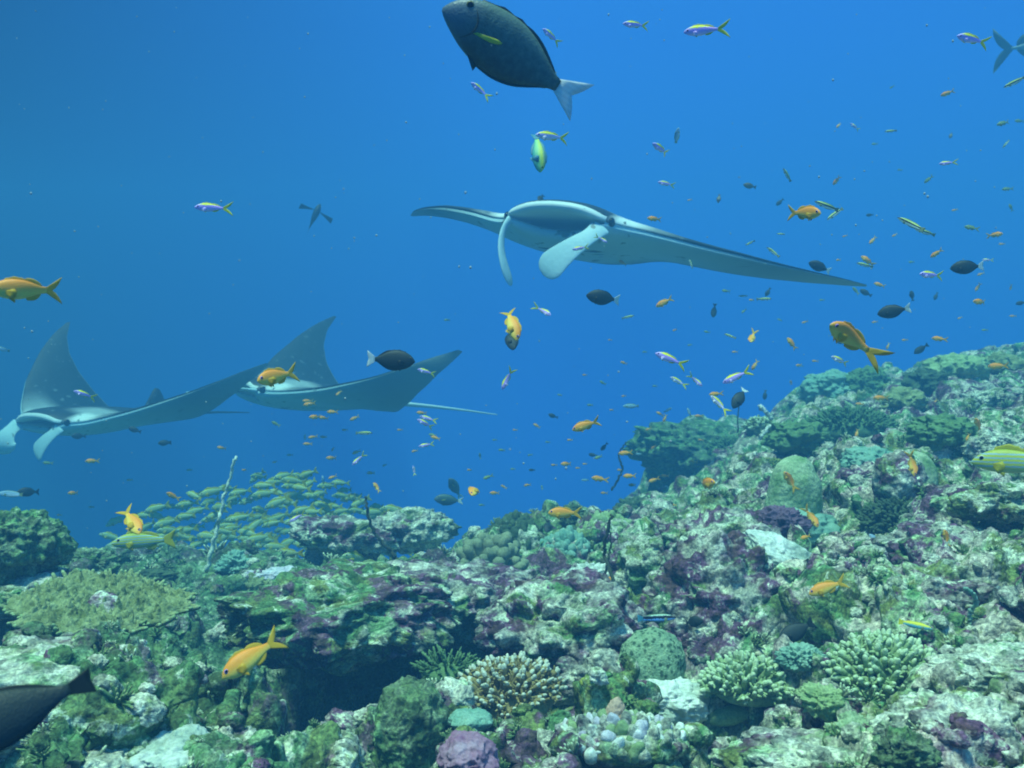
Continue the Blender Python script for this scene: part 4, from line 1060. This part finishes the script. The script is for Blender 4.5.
    rt_ = np.stack([-.48 - .20 * v, 0 * v, np.full(8, .05)], 1); ed = np.stack([-.60 - .20 * v, 0 * v, .05 + .24 * np.sin(np.pi * np.clip(.25 + v * .75, 0, 1))], 1)
    A_ = np.vstack([rt_, ed]); V2 = np.vstack([A_ + [0, .012, 0], A_ - [0, .012, 0]]); i = np.arange(7)
    mk("dorsal_fin", V2, [np.vstack([np.stack([i, i + 1, i + 9, i + 8], 1), np.stack([16 + i, 24 + i, 25 + i, 17 + i], 1), np.stack([8 + i, 9 + i, 25 + i, 24 + i], 1), [[0, 8, 24, 16], [7, 23, 31, 15]]])], mm_back, None, root)
    tp = smooth_path(tail_pts or [(-.74, 0, 0), (-1.1, .0, -.01), (-1.5, .03, -.02), (-1.95, .05, -.05)], 24)
    Vt, Ft = tube(tp, np.linspace(.026, .005, 24), 8); mk("tail", Vt, Ft, mm_lip if tail_pts and tail_pts[1][2] < .05 else mm_back, None, root)
    from mathutils import Euler
    # yaw: which way the head points, measured from straight at the camera towards the left of the photo
    fx = Vector((-math.sin(R(yaw)), -math.cos(R(yaw)), 0)); ly = Vector((0, 0, 1)).cross(fx)
    M = Matrix((fx, ly, Vector((0, 0, 1)))).transposed() @ Matrix.Rotation(R(-pitch), 3, "Y") @ Matrix.Rotation(R(roll), 3, "X")
    root.matrix_world = Matrix.Translation(loc) @ M.to_4x4() @ Matrix.Scale(scale, 4)
    return tag(root, label, "manta ray", "manta rays gliding over the reef edge")
thin = dict(path=[(0, 0, 0), (.06, .02, -.10), (.10, .0, -.24), (.10, -.05, -.38), (.06, -.10, -.50)], wide=(1, .35, .1), w=.36)
paddle = dict(path=[(0, 0, -.02), (.07, -.05, -.10), (.12, -.15, -.20), (.14, -.26, -.31), (.13, -.33, -.40)], wide=(.2, 1, -.9), w=.9)
curl = dict(path=[(0, 0, 0), (.08, .03, -.06), (.16, .05, -.16), (.18, .05, -.27), (.14, .03, -.36)], wide=(.4, 1, .2), w=1.15)
furl = dict(path=[(0, 0, 0), (.14, .01, .01), (.28, .0, -.02), (.40, -.01, -.05), (.47, -.02, -.06)], wide=(.1, 1, .2), w=.55)
up_tail = [(-.74, 0, 0), (-1.1, .0, .10), (-1.5, .03, .20), (-1.95, .05, .30)]
M1 = manta("large manta ray with open mouth facing the camera, one long wing drooping to the right", P(590, 242, 7.0), 23, 4, -7, 1.0, (-9, 5, 9), (15, 3, 0), (dict(paddle, ln=.9), dict(thin, ln=.88)), up_tail)
M2 = manta("manta ray at the left edge with its far wing raised straight up", P(103, 419, 9.0), 31, -2, 0, .9, (6, 44, 28), (40, 60, -22), (dict(paddle, ln=.72), dict(curl, ln=.75)))
M3 = manta("manta ray with both wings raised and a thin white tail, behind the other left one", P(320, 397, 9.4), 60, 5, 0, 1.0, (-6, 52, 36), (34, 54, 0), (furl, furl), [(-.74, 0, 0), (-1.1, .0, .0), (-1.5, .0, -.01), (-1.95, .0, -.03)])
# ------------------------------------------------------------------ every fish in the picture
G_OR, G_VI, G_BK, G_WR = "orange anthias around the reef", "violet and yellow anthias in open water", "black fish with white tails", "striped wrasses in open water"
def rows(txt):
    for ln in txt.strip().splitlines():
        sp, px, py, l, hd, tw, L, lab = [s.strip() for s in ln.split("|")]
        yield sp, float(px), float(py), float(l), float(hd), float(tw), float(L), lab
NAMES = dict(anthias=("orange_anthias", "fish", G_OR), violet=("violet_anthias", "fish", G_VI), paleviolet=("violet_anthias", "fish", G_VI), black=("black_fish", "fish", G_BK), darkfish=("black_fish", "fish", None),
             wrasse=("striped_wrasse", "fish", G_WR), snapper=("striped_snapper", "fish", None), surgeon=("surgeonfish", "fish", None), darktail=("dark_fish", "fish", None), parrot=("parrotfish", "fish", None), trevally=("trevally", "fish", None),
             brown=("brown_fish", "fish", None), greenish=("green_fish", "fish", None), paleblue=("pale_fish", "fish", None), yellowback=("wrasse", "fish", None), bluestreak=("cleaner_wrasse", "fish", None))
BIG = """
surgeon|516|56|168|146|4|.28|large dark grey surgeonfish with a white forked tail, cut by the top edge
darktail|6|716|200|197|6|.17|dark out-of-place fish cut off by the left edge at the bottom
parrot|538|150|46|277|18|.13|green and yellow parrotfish diving head first above the big manta
trevally|1043|44|104|0|-4|.80|faint silver grey trevally leaving past the upper right corner
snapper|1024|463|96|180|0|.23|yellow and blue striped snapper entering at the right edge
snapper|145|541|62|181|0|.22|striped snapper with a bright yellow tail over the left reef
anthias|30|290|72|181|6|.10|big orange anthias touching the left edge of the photo
anthias|279|376|54|193|38|.10|orange anthias in front of the manta with the thin white tail
anthias|511|321|46|288|28|.10|pinkish orange anthias swimming head down above a black fish
anthias|850|338|68|143|48|.11|big eyed orange anthias facing the camera at right
anthias|803|213|44|-3|40|.10|yellow orange anthias heading right beside two striped wrasses
anthias|587|425|31|199|0|.09|orange anthias alone in the blue left of the reef overhang
anthias|475|488|34|245|62|.10|round orange anthias seen head on above the middle ridge
anthias|566|513|36|180|10|.10|orange anthias resting level over the teal frilly coral
anthias|600|479|18|172|20|.09|plump orange anthias behind the middle ridge beside the faint whip
anthias|255|655|74|212|4|.10|large orange anthias heading down over the dark hollow at lower left
anthias|131|520|48|300|48|.10|blurry orange anthias with raised tail left of the snapper school
anthias|704|484|34|10|50|.10|orange anthias with spread yellow tail in front of the reef overhang
anthias|716|540|26|240|30|.09|orange anthias hovering over the boulder left of the dome coral
anthias|829|587|42|203|8|.10|orange anthias with long tail over the reef right of the white wedge
anthias|790|481|24|122|25|.09|orange anthias in front of the smooth dome coral
anthias|811|517|25|305|20|.09|orange anthias heading down just right of the purple sponge
anthias|806|537|14|200|40|.08|tiny orange anthias under the purple sponge
anthias|612|578|17|214|10|.08|small orange anthias against the dark crooked whip
anthias|912|464|26|282|20|.09|orange anthias hanging head down before the half covered round coral
anthias|978|425|17|110|30|.08|orange anthias over the right slope above the striped fish
anthias|752|338|21|250|66|.09|orange anthias head on with fins spread below the drooping manta wing
anthias|981|302|18|172|35|.08|orange anthias with fanned tail near the right edge
anthias|665|302|20|207|6|.09|yellowish orange anthias under the middle of the big manta
anthias|946|538|18|100|20|.08|orange anthias tail up beside the white crested purple boulder
anthias|882|398|17|180|10|.09|orange anthias over the thicket below the skyline
anthias|999|366|20|182|0|.09|orange anthias skimming the highest part of the skyline
violet|708|30|48|181|0|.10|longest violet anthias with forked yellow tail near the top
violet|637|25|29|172|8|.09|violet anthias left of the longest one near the top
violet|552|37|25|139|10|.09|violet anthias just right of the large surgeonfish
violet|481|91|26|141|8|.09|violet anthias under the belly of the large surgeonfish
paleviolet|554|137|38|172|12|.09|pale anthias with yellow back behind the green parrotfish
violet|974|40|40|158|34|.10|plump violet anthias with bright yellow tail at upper right
violet|215|208|39|180|0|.09|lone violet anthias in the empty blue at upper left
violet|662|150|27|143|30|.09|violet anthias turning away above the manta dorsal fin
violet|667|184|19|166|10|.09|small violet anthias between the manta and a pale slender fish
violet|581|248|18|190|0|.08|yellow topped violet anthias before the manta belly
violet|601|239|15|-30|12|.08|yellow topped violet anthias on the manta head fin
violet|672|360|36|157|4|.09|violet anthias with yellow back leading a loose group below the manta
paleviolet|679|382|20|150|16|.09|pale violet anthias under the leading one of the loose group
violet|695|380|19|-42|8|.09|violet anthias heading down right in the loose group
violet|738|376|33|205|0|.09|yellow backed violet anthias over the round black fish
paleviolet|720|405|26|134|6|.09|pale violet anthias left of the round black fish
paleviolet|841|361|22|153|20|.09|pale violet anthias under the big eyed orange anthias
violet|932|275|30|172|40|.10|fat violet anthias with a raised yellow fin at right
violet|508|378|26|243|0|.09|violet anthias swimming down below the head down orange one
violet|543|311|23|-28|40|.09|violet anthias with spread yellow tail left of the oval black fish
violet|427|372|20|164|6|.09|violet anthias on the raised wing of the tailed manta
violet|429|419|19|164|6|.09|upper violet anthias beside the manta's white tail
violet|426|424|20|152|6|.09|lower violet anthias beside the manta's white tail
violet|427|445|17|190|4|.09|violet anthias below the manta's white tail
violet|359|459|18|222|10|.09|violet anthias over the right end of the snapper school
violet|86|395|24|160|4|.09|violet anthias crossing the back of the leftmost manta
violet|567|264|1|160|4|.02|skip
violet|298|517|19|208|6|.09|violet anthias inside the snapper school
black|604|298|36|171|4|.13|oval black fish with a small white tail under the manta head
black|390|360|50|-3|6|.13|largest oval black fish heading right before the tailed manta
black|511|337|32|280|34|.12|black fish hidden half behind the head down orange anthias
black|740|397|28|238|18|.12|round black fish tilted down above the reef overhang
black|820|267|24|155|8|.12|black fish tilted up at the tip of the manta wing
black|894|311|32|190|6|.12|black fish heading down left right of the big eyed anthias
black|968|267|33|182|4|.12|level black fish touching a small pale one near the right edge
darkfish|541|198|16|230|60|.11|small round black fish perched over the manta head
darkfish|714|311|14|262|20|.11|small dark upright fish below the drooping manta wing
darkfish|29|492|22|178|6|.12|dark oval fish above the weedy mound at the left edge
darkfish|79|436|15|178|20|.12|dark fish beside the head fin of the leftmost manta
darkfish|921|349|16|214|10|.11|slender dark fish over the skyline at right
darkfish|549|525|22|250|45|.12|dark round fish behind the level orange anthias
darkfish|797|631|42|212|10|.11|black fish hiding on the reef above the bushy branching coral
darkfish|692|622|26|10|30|.11|dark fish in the shadow beside the blue cleaner wrasse
wrasse|827|206|26|156|4|.08|upper striped wrasse touching the yellow orange anthias
wrasse|835|214|20|215|20|.08|lower striped wrasse touching the yellow orange anthias
wrasse|911|224|29|150|0|.08|longer striped wrasse of the slanting pair at right
wrasse|925|232|21|158|0|.08|shorter striped wrasse of the slanting pair at right
wrasse|1015|82|22|201|0|.08|striped wrasse leaving at the right edge near the top
wrasse|773|252|16|140|4|.08|striped wrasse slanting down above the drooping manta wing
wrasse|865|265|17|163|4|.08|striped wrasse right of the manta wing tip
wrasse|764|299|15|0|4|.08|striped wrasse level below the manta wing
wrasse|364|433|17|0|0|.08|green striped wrasse below the tailed manta wing
wrasse|628|317|13|12|0|.08|green striped wrasse right of the oval black fish
wrasse|787|175|16|118|10|.08|curved pale wrasse above the yellow orange anthias
paleblue|677|136|17|80|10|.08|pale blue slender fish rising behind a violet anthias
bluestreak|657|618|38|4|4|.09|blue and black cleaner wrasse above the spotted green coral
yellowback|915|625|32|-8|4|.10|blue wrasse with yellow back above the bushy branching coral
yellowback|663|643|30|128|20|.11|yellow and teal wrasse leaving behind the spotted green coral
parrot|836|558|26|170|14|.10|teal fish on the reef right of the white wedge
paleblue|877|541|20|138|8|.08|pale violet fish before the white crested purple boulder
paleblue|344|600|12|185|10|.07|pale violet fish over the left ridge below the flat ledge
yellowback|438|630|18|-25|6|.08|yellow fish in the shadow of the centre left boulder
anthias|437|644|12|270|20|.08|tiny orange anthias in the shadow of the centre left boulder
surgeon|455|488|26|120|30|.22|faint grey blue fish behind the head on orange anthias
surgeon|449|500|30|175|10|.22|faint grey blue fish level under the head on orange anthias
paleblue|631|406|16|180|0|.14|faint pale fish in the blue left of the loose group
paleblue|11|494|22|172|0|.10|thin pale fish at the left edge beside the dark oval fish
"""
BEND = (-.55, 0.0, .55)
for i, (sp, px, py, l, hd, tw, L, lab) in enumerate(rows(BIG)):
    if lab == "skip": continue
    nm, cat, grp = NAMES[sp]
    fish(sp, nm, cat, lab, px, py, l, hd, tw, L, bend=.8 if 'big eyed' in lab and sp == 'anthias' else BEND[i % 3] if sp not in ("surgeon", "trevally", "darktail", "snapper") else .15, group=grp, dmax=13 if sp == "trevally" else 9.5, d={"trevally": 9.0}.get(sp))
# the far silhouette
def spread_fish():
    s = dict(SP["trevally"]); s.update(mats=(m_sil,) * 5, pect=.40, spread=True, w=[x * 1.5 for x in s['w']], tail=(.2, 20, .3, .02)); SP["farfish"] = s
    o = fish("farfish", "distant_fish", "fish", "faint dark silhouette of a fish with spread fins in the far blue", 313, 220, 36, 66, -12, .9, d=10.0, roll=90, parts=True)
    for ch in o.children:
        pass
spread_fish()
# small ones: species, x, y, length, heading
SMALL = """
o 873 240 10 230,o 868 261 15 142,s 857 267 1 0,o 839 260 6 180,o 880 285 11 160,o 937 253 13 214,g 972 228 13 165,o 994 235 15 5,o 1002 244 6 180,g 1008 189 10 180,g 1011 208 8 110,v 988 260 10 175,
o 981 274 7 200,o 978 287 9 240,o 1011 287 6 260,o 837 180 11 230,v 948 163 16 181,g 929 179 10 220,g 875 144 6 180,o 948 93 13 196,g 892 87 5 210,o 839 125 7 230,s 891 131 11 180,b 951 135 7 250,
g 1004 123 13 190,g 1020 121 9 170,b 750 186 12 165,b 719 198 9 260,d 780 202 9 220,s 781 234 8 175,s 750 243 9 205,o 655 219 14 172,o 623 263 9 150,s 691 264 9 110,v 855 127 11 138,s 1006 144 9 230,
g 856 291 9 130,d 866 293 12 150,o 1013 316 6 180,o 940 339 14 172,o 888 346 7 250,d 936 296 8 250,d 912 296 10 100,d 1021 303 9 190,g 726 291 8 170,s 743 296 8 180,d 768 292 9 240,g 744 311 6 220,
o 792 344 14 125,o 805 322 6 200,g 707 332 6 170,s 730 336 11 158,o 755 365 11 240,o 815 361 6 180,o 799 365 6 190,o 716 394 13 186,d 765 395 9 265,o 665 418 9 250,o 660 414 8 150,o 699 416 8 180,
g 655 386 5 180,p 689 412 8 110,p 668 410 8 30,o 791 383 6 100,o 624 363 7 160,g 603 383 7 150,o 624 396 5 190,d 553 416 9 160,o 537 426 8 150,g 590 405 6 180,o 649 429 7 200,
o 339 393 8 220,o 310 404 12 190,o 308 401 10 180,o 333 412 11 180,o 316 417 13 182,o 324 418 10 170,o 355 418 10 205,o 378 410 6 180,p 305 437 6 90,o 313 437 9 190,o 324 437 7 180,o 308 444 9 180,o 333 449 5 240,
o 357 452 9 200,o 332 458 11 180,o 371 473 8 180,o 333 477 9 200,o 377 488 12 122,p 323 480 8 95,o 415 451 7 195,o 436 438 10 165,g 433 435 8 170,v 414 471 10 100,g 480 456 6 100,o 422 413 10 175,
g 48 463 9 175,o 93 461 13 180,d 135 430 12 160,d 165 443 12 180,o 222 448 9 170,g 447 320 6 180,g 276 424 9 150,p 2 349 12 165,o 173 496 14 152,o 203 492 8 180,o 74 493 11 180,g 92 507 6 180,d 166 442 9 180,o 225 532 9 180,
g 502 450 7 180,g 488 477 10 200,o 495 493 10 180,o 504 487 7 150,o 528 485 8 190,g 542 488 5 100,o 567 464 12 180,o 554 465 6 180,o 585 464 5 180,g 599 457 9 200,d 604 447 9 230,d 593 455 8 170,o 626 453 14 186,p 639 454 6 180,
o 630 476 13 182,o 633 485 9 180,o 654 480 11 200,o 665 476 9 180,o 654 447 7 220,o 604 493 7 180,p 585 480 7 180,o 673 505 8 180,g 482 505 6 180,d 532 470 6 180,g 513 469 5 180,o 578 468 5 180,o 620 470 6 180,g 548 442 5 180,
o 693 462 9 180,o 691 458 7 190,o 812 436 13 182,o 857 433 9 260,o 869 452 8 200,o 968 437 8 250,o 943 420 8 240,o 860 404 8 180,o 700 440 7 180,o 935 402 7 230,o 905 340 6 180,p 800 366 6 180,
o 960 540 8 200,o 752 300 6 180,d 842 342 9 180,o 770 262 5 180,g 700 255 6 160,o 690 200 5 190,g 985 330 6 180,o 960 318 5 200,o 895 235 6 210,g 912 262 6 180,o 955 210 6 190,g 900 170 5 170,d 870 215 7 180,
o 845 236 5 200,g 822 300 5 180,o 875 322 6 190,o 832 385 6 180,g 780 320 5 160,o 735 352 6 180,g 690 345 5 190,o 675 330 5 200,o 610 340 4 180,g 645 352 5 180,o 585 375 5 180,g 560 395 5 170,o 612 410 5 180,
o 570 440 6 180,g 530 455 5 190,o 515 430 5 180,g 495 440 5 180,o 470 470 6 180,g 385 465 5 200,o 400 430 6 180,o 345 430 6 180,g 290 455 6 180,o 275 462 5 190,o 245 470 6 180,g 190 470 6 180,o 130 480 6 180,o 60 515 6 180
"""
CODE = dict(o=("anthias", "tiny orange anthias", .08, "tiny orange fish in the blue"), v=("violet", "tiny violet anthias", .08, "tiny violet fish"), s=("wrasse", "tiny striped wrasse", .06, "tiny striped fish"), d=("darkfish", "tiny dark fish", .09, "tiny dark fish"),
            g=("greenish", "tiny green fish", .07, "tiny green fish"), b=("brown", "tiny brown fish", .08, "tiny brown fish"), p=("paleblue", "tiny pale fish", .07, "tiny pale fish"))
MARKS = [("the large surgeonfish", 511, 45), ("the big manta's mouth", 560, 230), ("the big manta's drooping wing", 740, 265), ("the leftmost manta", 110, 415), ("the manta with the white tail", 350, 390), ("the snapper school", 270, 510),
         ("the pale whip coral", 222, 510), ("the oval black fish under the manta", 603, 298), ("the round black fish", 740, 397), ("the big eyed anthias", 850, 335), ("the fat violet anthias", 932, 275), ("the level black fish", 968, 267),
         ("the slanting wrasse pair", 917, 228), ("the yellow orange anthias", 803, 213), ("the plump violet anthias", 974, 40), ("the dome coral", 795, 475), ("the reef overhang", 700, 445), ("the dark whip", 607, 560), ("the dark green mound", 515, 515),
         ("the lone orange anthias", 587, 425), ("the head on anthias", 475, 488), ("the largest oval black fish", 390, 360), ("the highest skyline", 985, 360), ("the weedy mound", 20, 535), ("the faint whip", 620, 465), ("the black fish by the big eyed anthias", 893, 311),
         ("the yellow topped anthias pair", 590, 244), ("the manta's white tail", 460, 415), ("the broad thicket", 850, 416), ("the half covered round coral", 905, 470), ("the upper trevally", 1005, 45), ("the drifting wrasse by the wing tip", 865, 265)]
items = []
for s in SMALL.replace("\n", "").split(","):
    c, x, y, l, h = s.split(); items.append([c, float(x), float(y), float(l), float(h)])
items = [it for it in items if it[3] > 2]
labs = {}
for k, (c, x, y, l, h) in enumerate(items):
    ms = sorted(MARKS, key=lambda m: math.hypot(m[1] - x, m[2] - y))
    m = ms[0]; dx, dy = x - m[1], y - m[2]
    rel = ("right of" if dx > 0 else "left of") if abs(dx) > abs(dy) * 1.2 else ("below" if dy > 0 else "above")
    if math.hypot(dx, dy) < 14: rel = "touching"
    labs.setdefault((CODE[c][1], rel, m[0]), []).append(k)
lab = {}
NUM = {2: "two", 3: "three", 4: "four", 5: "five", 6: "six", 7: "seven", 8: "eight", 9: "nine"}
ORD = ["first", "second", "third", "fourth", "fifth", "sixth", "seventh", "eighth", "ninth"] + [f"{q}th" for q in range(10, 40)]
for (a, rel, m), ks in labs.items():
    if len(ks) == 1: lab[ks[0]] = f"{a} {rel} {m}"; continue
    hor = rel in ("above", "below", "touching")
    srt = sorted(ks, key=lambda k: math.hypot(*(np.array(items[k][1:3]) - np.array([q[1:] for q in MARKS if q[0] == m][0]))))
    for q, k in enumerate(srt):
        w = {0: "nearest", len(srt) - 1: "farthest"}.get(q, ORD[q] + " nearest")
        lab[k] = f"{a} {rel} {m}, {w} of {NUM.get(len(srt), 'several')}"
for k, (c, x, y, l, h) in enumerate(items):
    sp, a, L, grp = CODE[c]
    rr = random.Random(k)
    fish(sp, "small_" + NAMES[sp][0], "fish", lab[k], x, y, l * 1.12, h, rr.uniform(-15, 25), L * rr.uniform(.85, 1.15), bend=rr.choice(BEND), group={"o": "small orange anthias in the water", "v": "small violet anthias in the water", "s": "small striped wrasses in the water"}.get(c, "small dull fish in the water"), dmax=9.0, parts=False)
# the packed school of snappers behind the left ridge
rr = random.Random(5); placed = 0
top_ = [(130, 512), (180, 497), (235, 482), (280, 466), (310, 470), (345, 486), (380, 497), (405, 512)]
cells = [(118 + 12.3 * i + (7 if j % 2 else 0), 464 + 7 * j) for j in range(16) for i in range(25)]
rr.shuffle(cells)
for cx, cy in cells:
    x, y = cx + rr.uniform(-8, 8), cy + rr.uniform(-5, 5)
    if y < np.interp(x, [a for a, b in top_], [b for a, b in top_]) + rr.uniform(-3, 6) or rr.random() < .1: continue
    d = rr.uniform(6.8, 9.5)
    h = bvh.ray_cast(Vector((0, 0, 0)), P(x, y, 1).normalized())
    if h[0] is not None and h[0].y < d + .15: 
        d = h[0].y - .3
        if d < 5.0: continue
    L = rr.uniform(.165, .215)
    fish("snapper", "striped_snapper", "fish", "yellow striped snapper in the packed school behind the left ridge", x, y, L * F_PX / d, rr.gauss(182, 15), rr.uniform(-45, 40), L, bend=rr.choice((-.3, 0, .3)), group="snappers schooling behind the left ridge", d=d, parts=L * F_PX / d > 26)
    placed += 1
# drifting specks
acc = Acc(); v, f = ico(1); rr = np.random.default_rng(77)
for k in range(300):
    d = 1.0 + 7 * rr.random() ** 1.2; p = np.array(P(rr.uniform(-60, 1084), rr.uniform(-40, 560), d)); r = rr.uniform(.0006, .0016) * d ** .7
    acc.add(v * r * np.array([1, 1, rr.uniform(.5, 1.5)]) + p, f)
tag(acc.build("plankton", [flat("pale_plankton", (.30, .36, .36), .8)]), "pale specks of plankton drifting in the water", "plankton", kind="stuff")
# ------------------------------------------------------------------ the water itself
hz = bpy.data.materials.new("sea_water"); hz.use_nodes = True
ht = hz.node_tree; ht.nodes.clear()
pv = ht.nodes.new("ShaderNodeVolumePrincipled"); ho = ht.nodes.new("ShaderNodeOutputMaterial")
pv.inputs["Color"].default_value = (.065, .262, .55, 1)
pv.inputs["Density"].default_value = .105
pv.inputs["Absorption Color"].default_value = (.0, .30, .55, 1)
pv.inputs["Anisotropy"].default_value = .0
ht.links.new(pv.outputs[0], ho.inputs["Volume"])
zmin = float(V_reef_min) - 1.0
bx = np.array([[x, y, z] for x in (-28, 29) for y in (-6, 17) for z in (zmin, 3.4)])
bf = np.array([[0, 1, 3, 2], [4, 6, 7, 5], [0, 4, 5, 1], [2, 3, 7, 6], [0, 2, 6, 4], [1, 5, 7, 3]])
haze = tag(mk("haze", bx, [bf], hz, smooth=False), "clear blue sea water fading distant things", "water", kind="stuff")
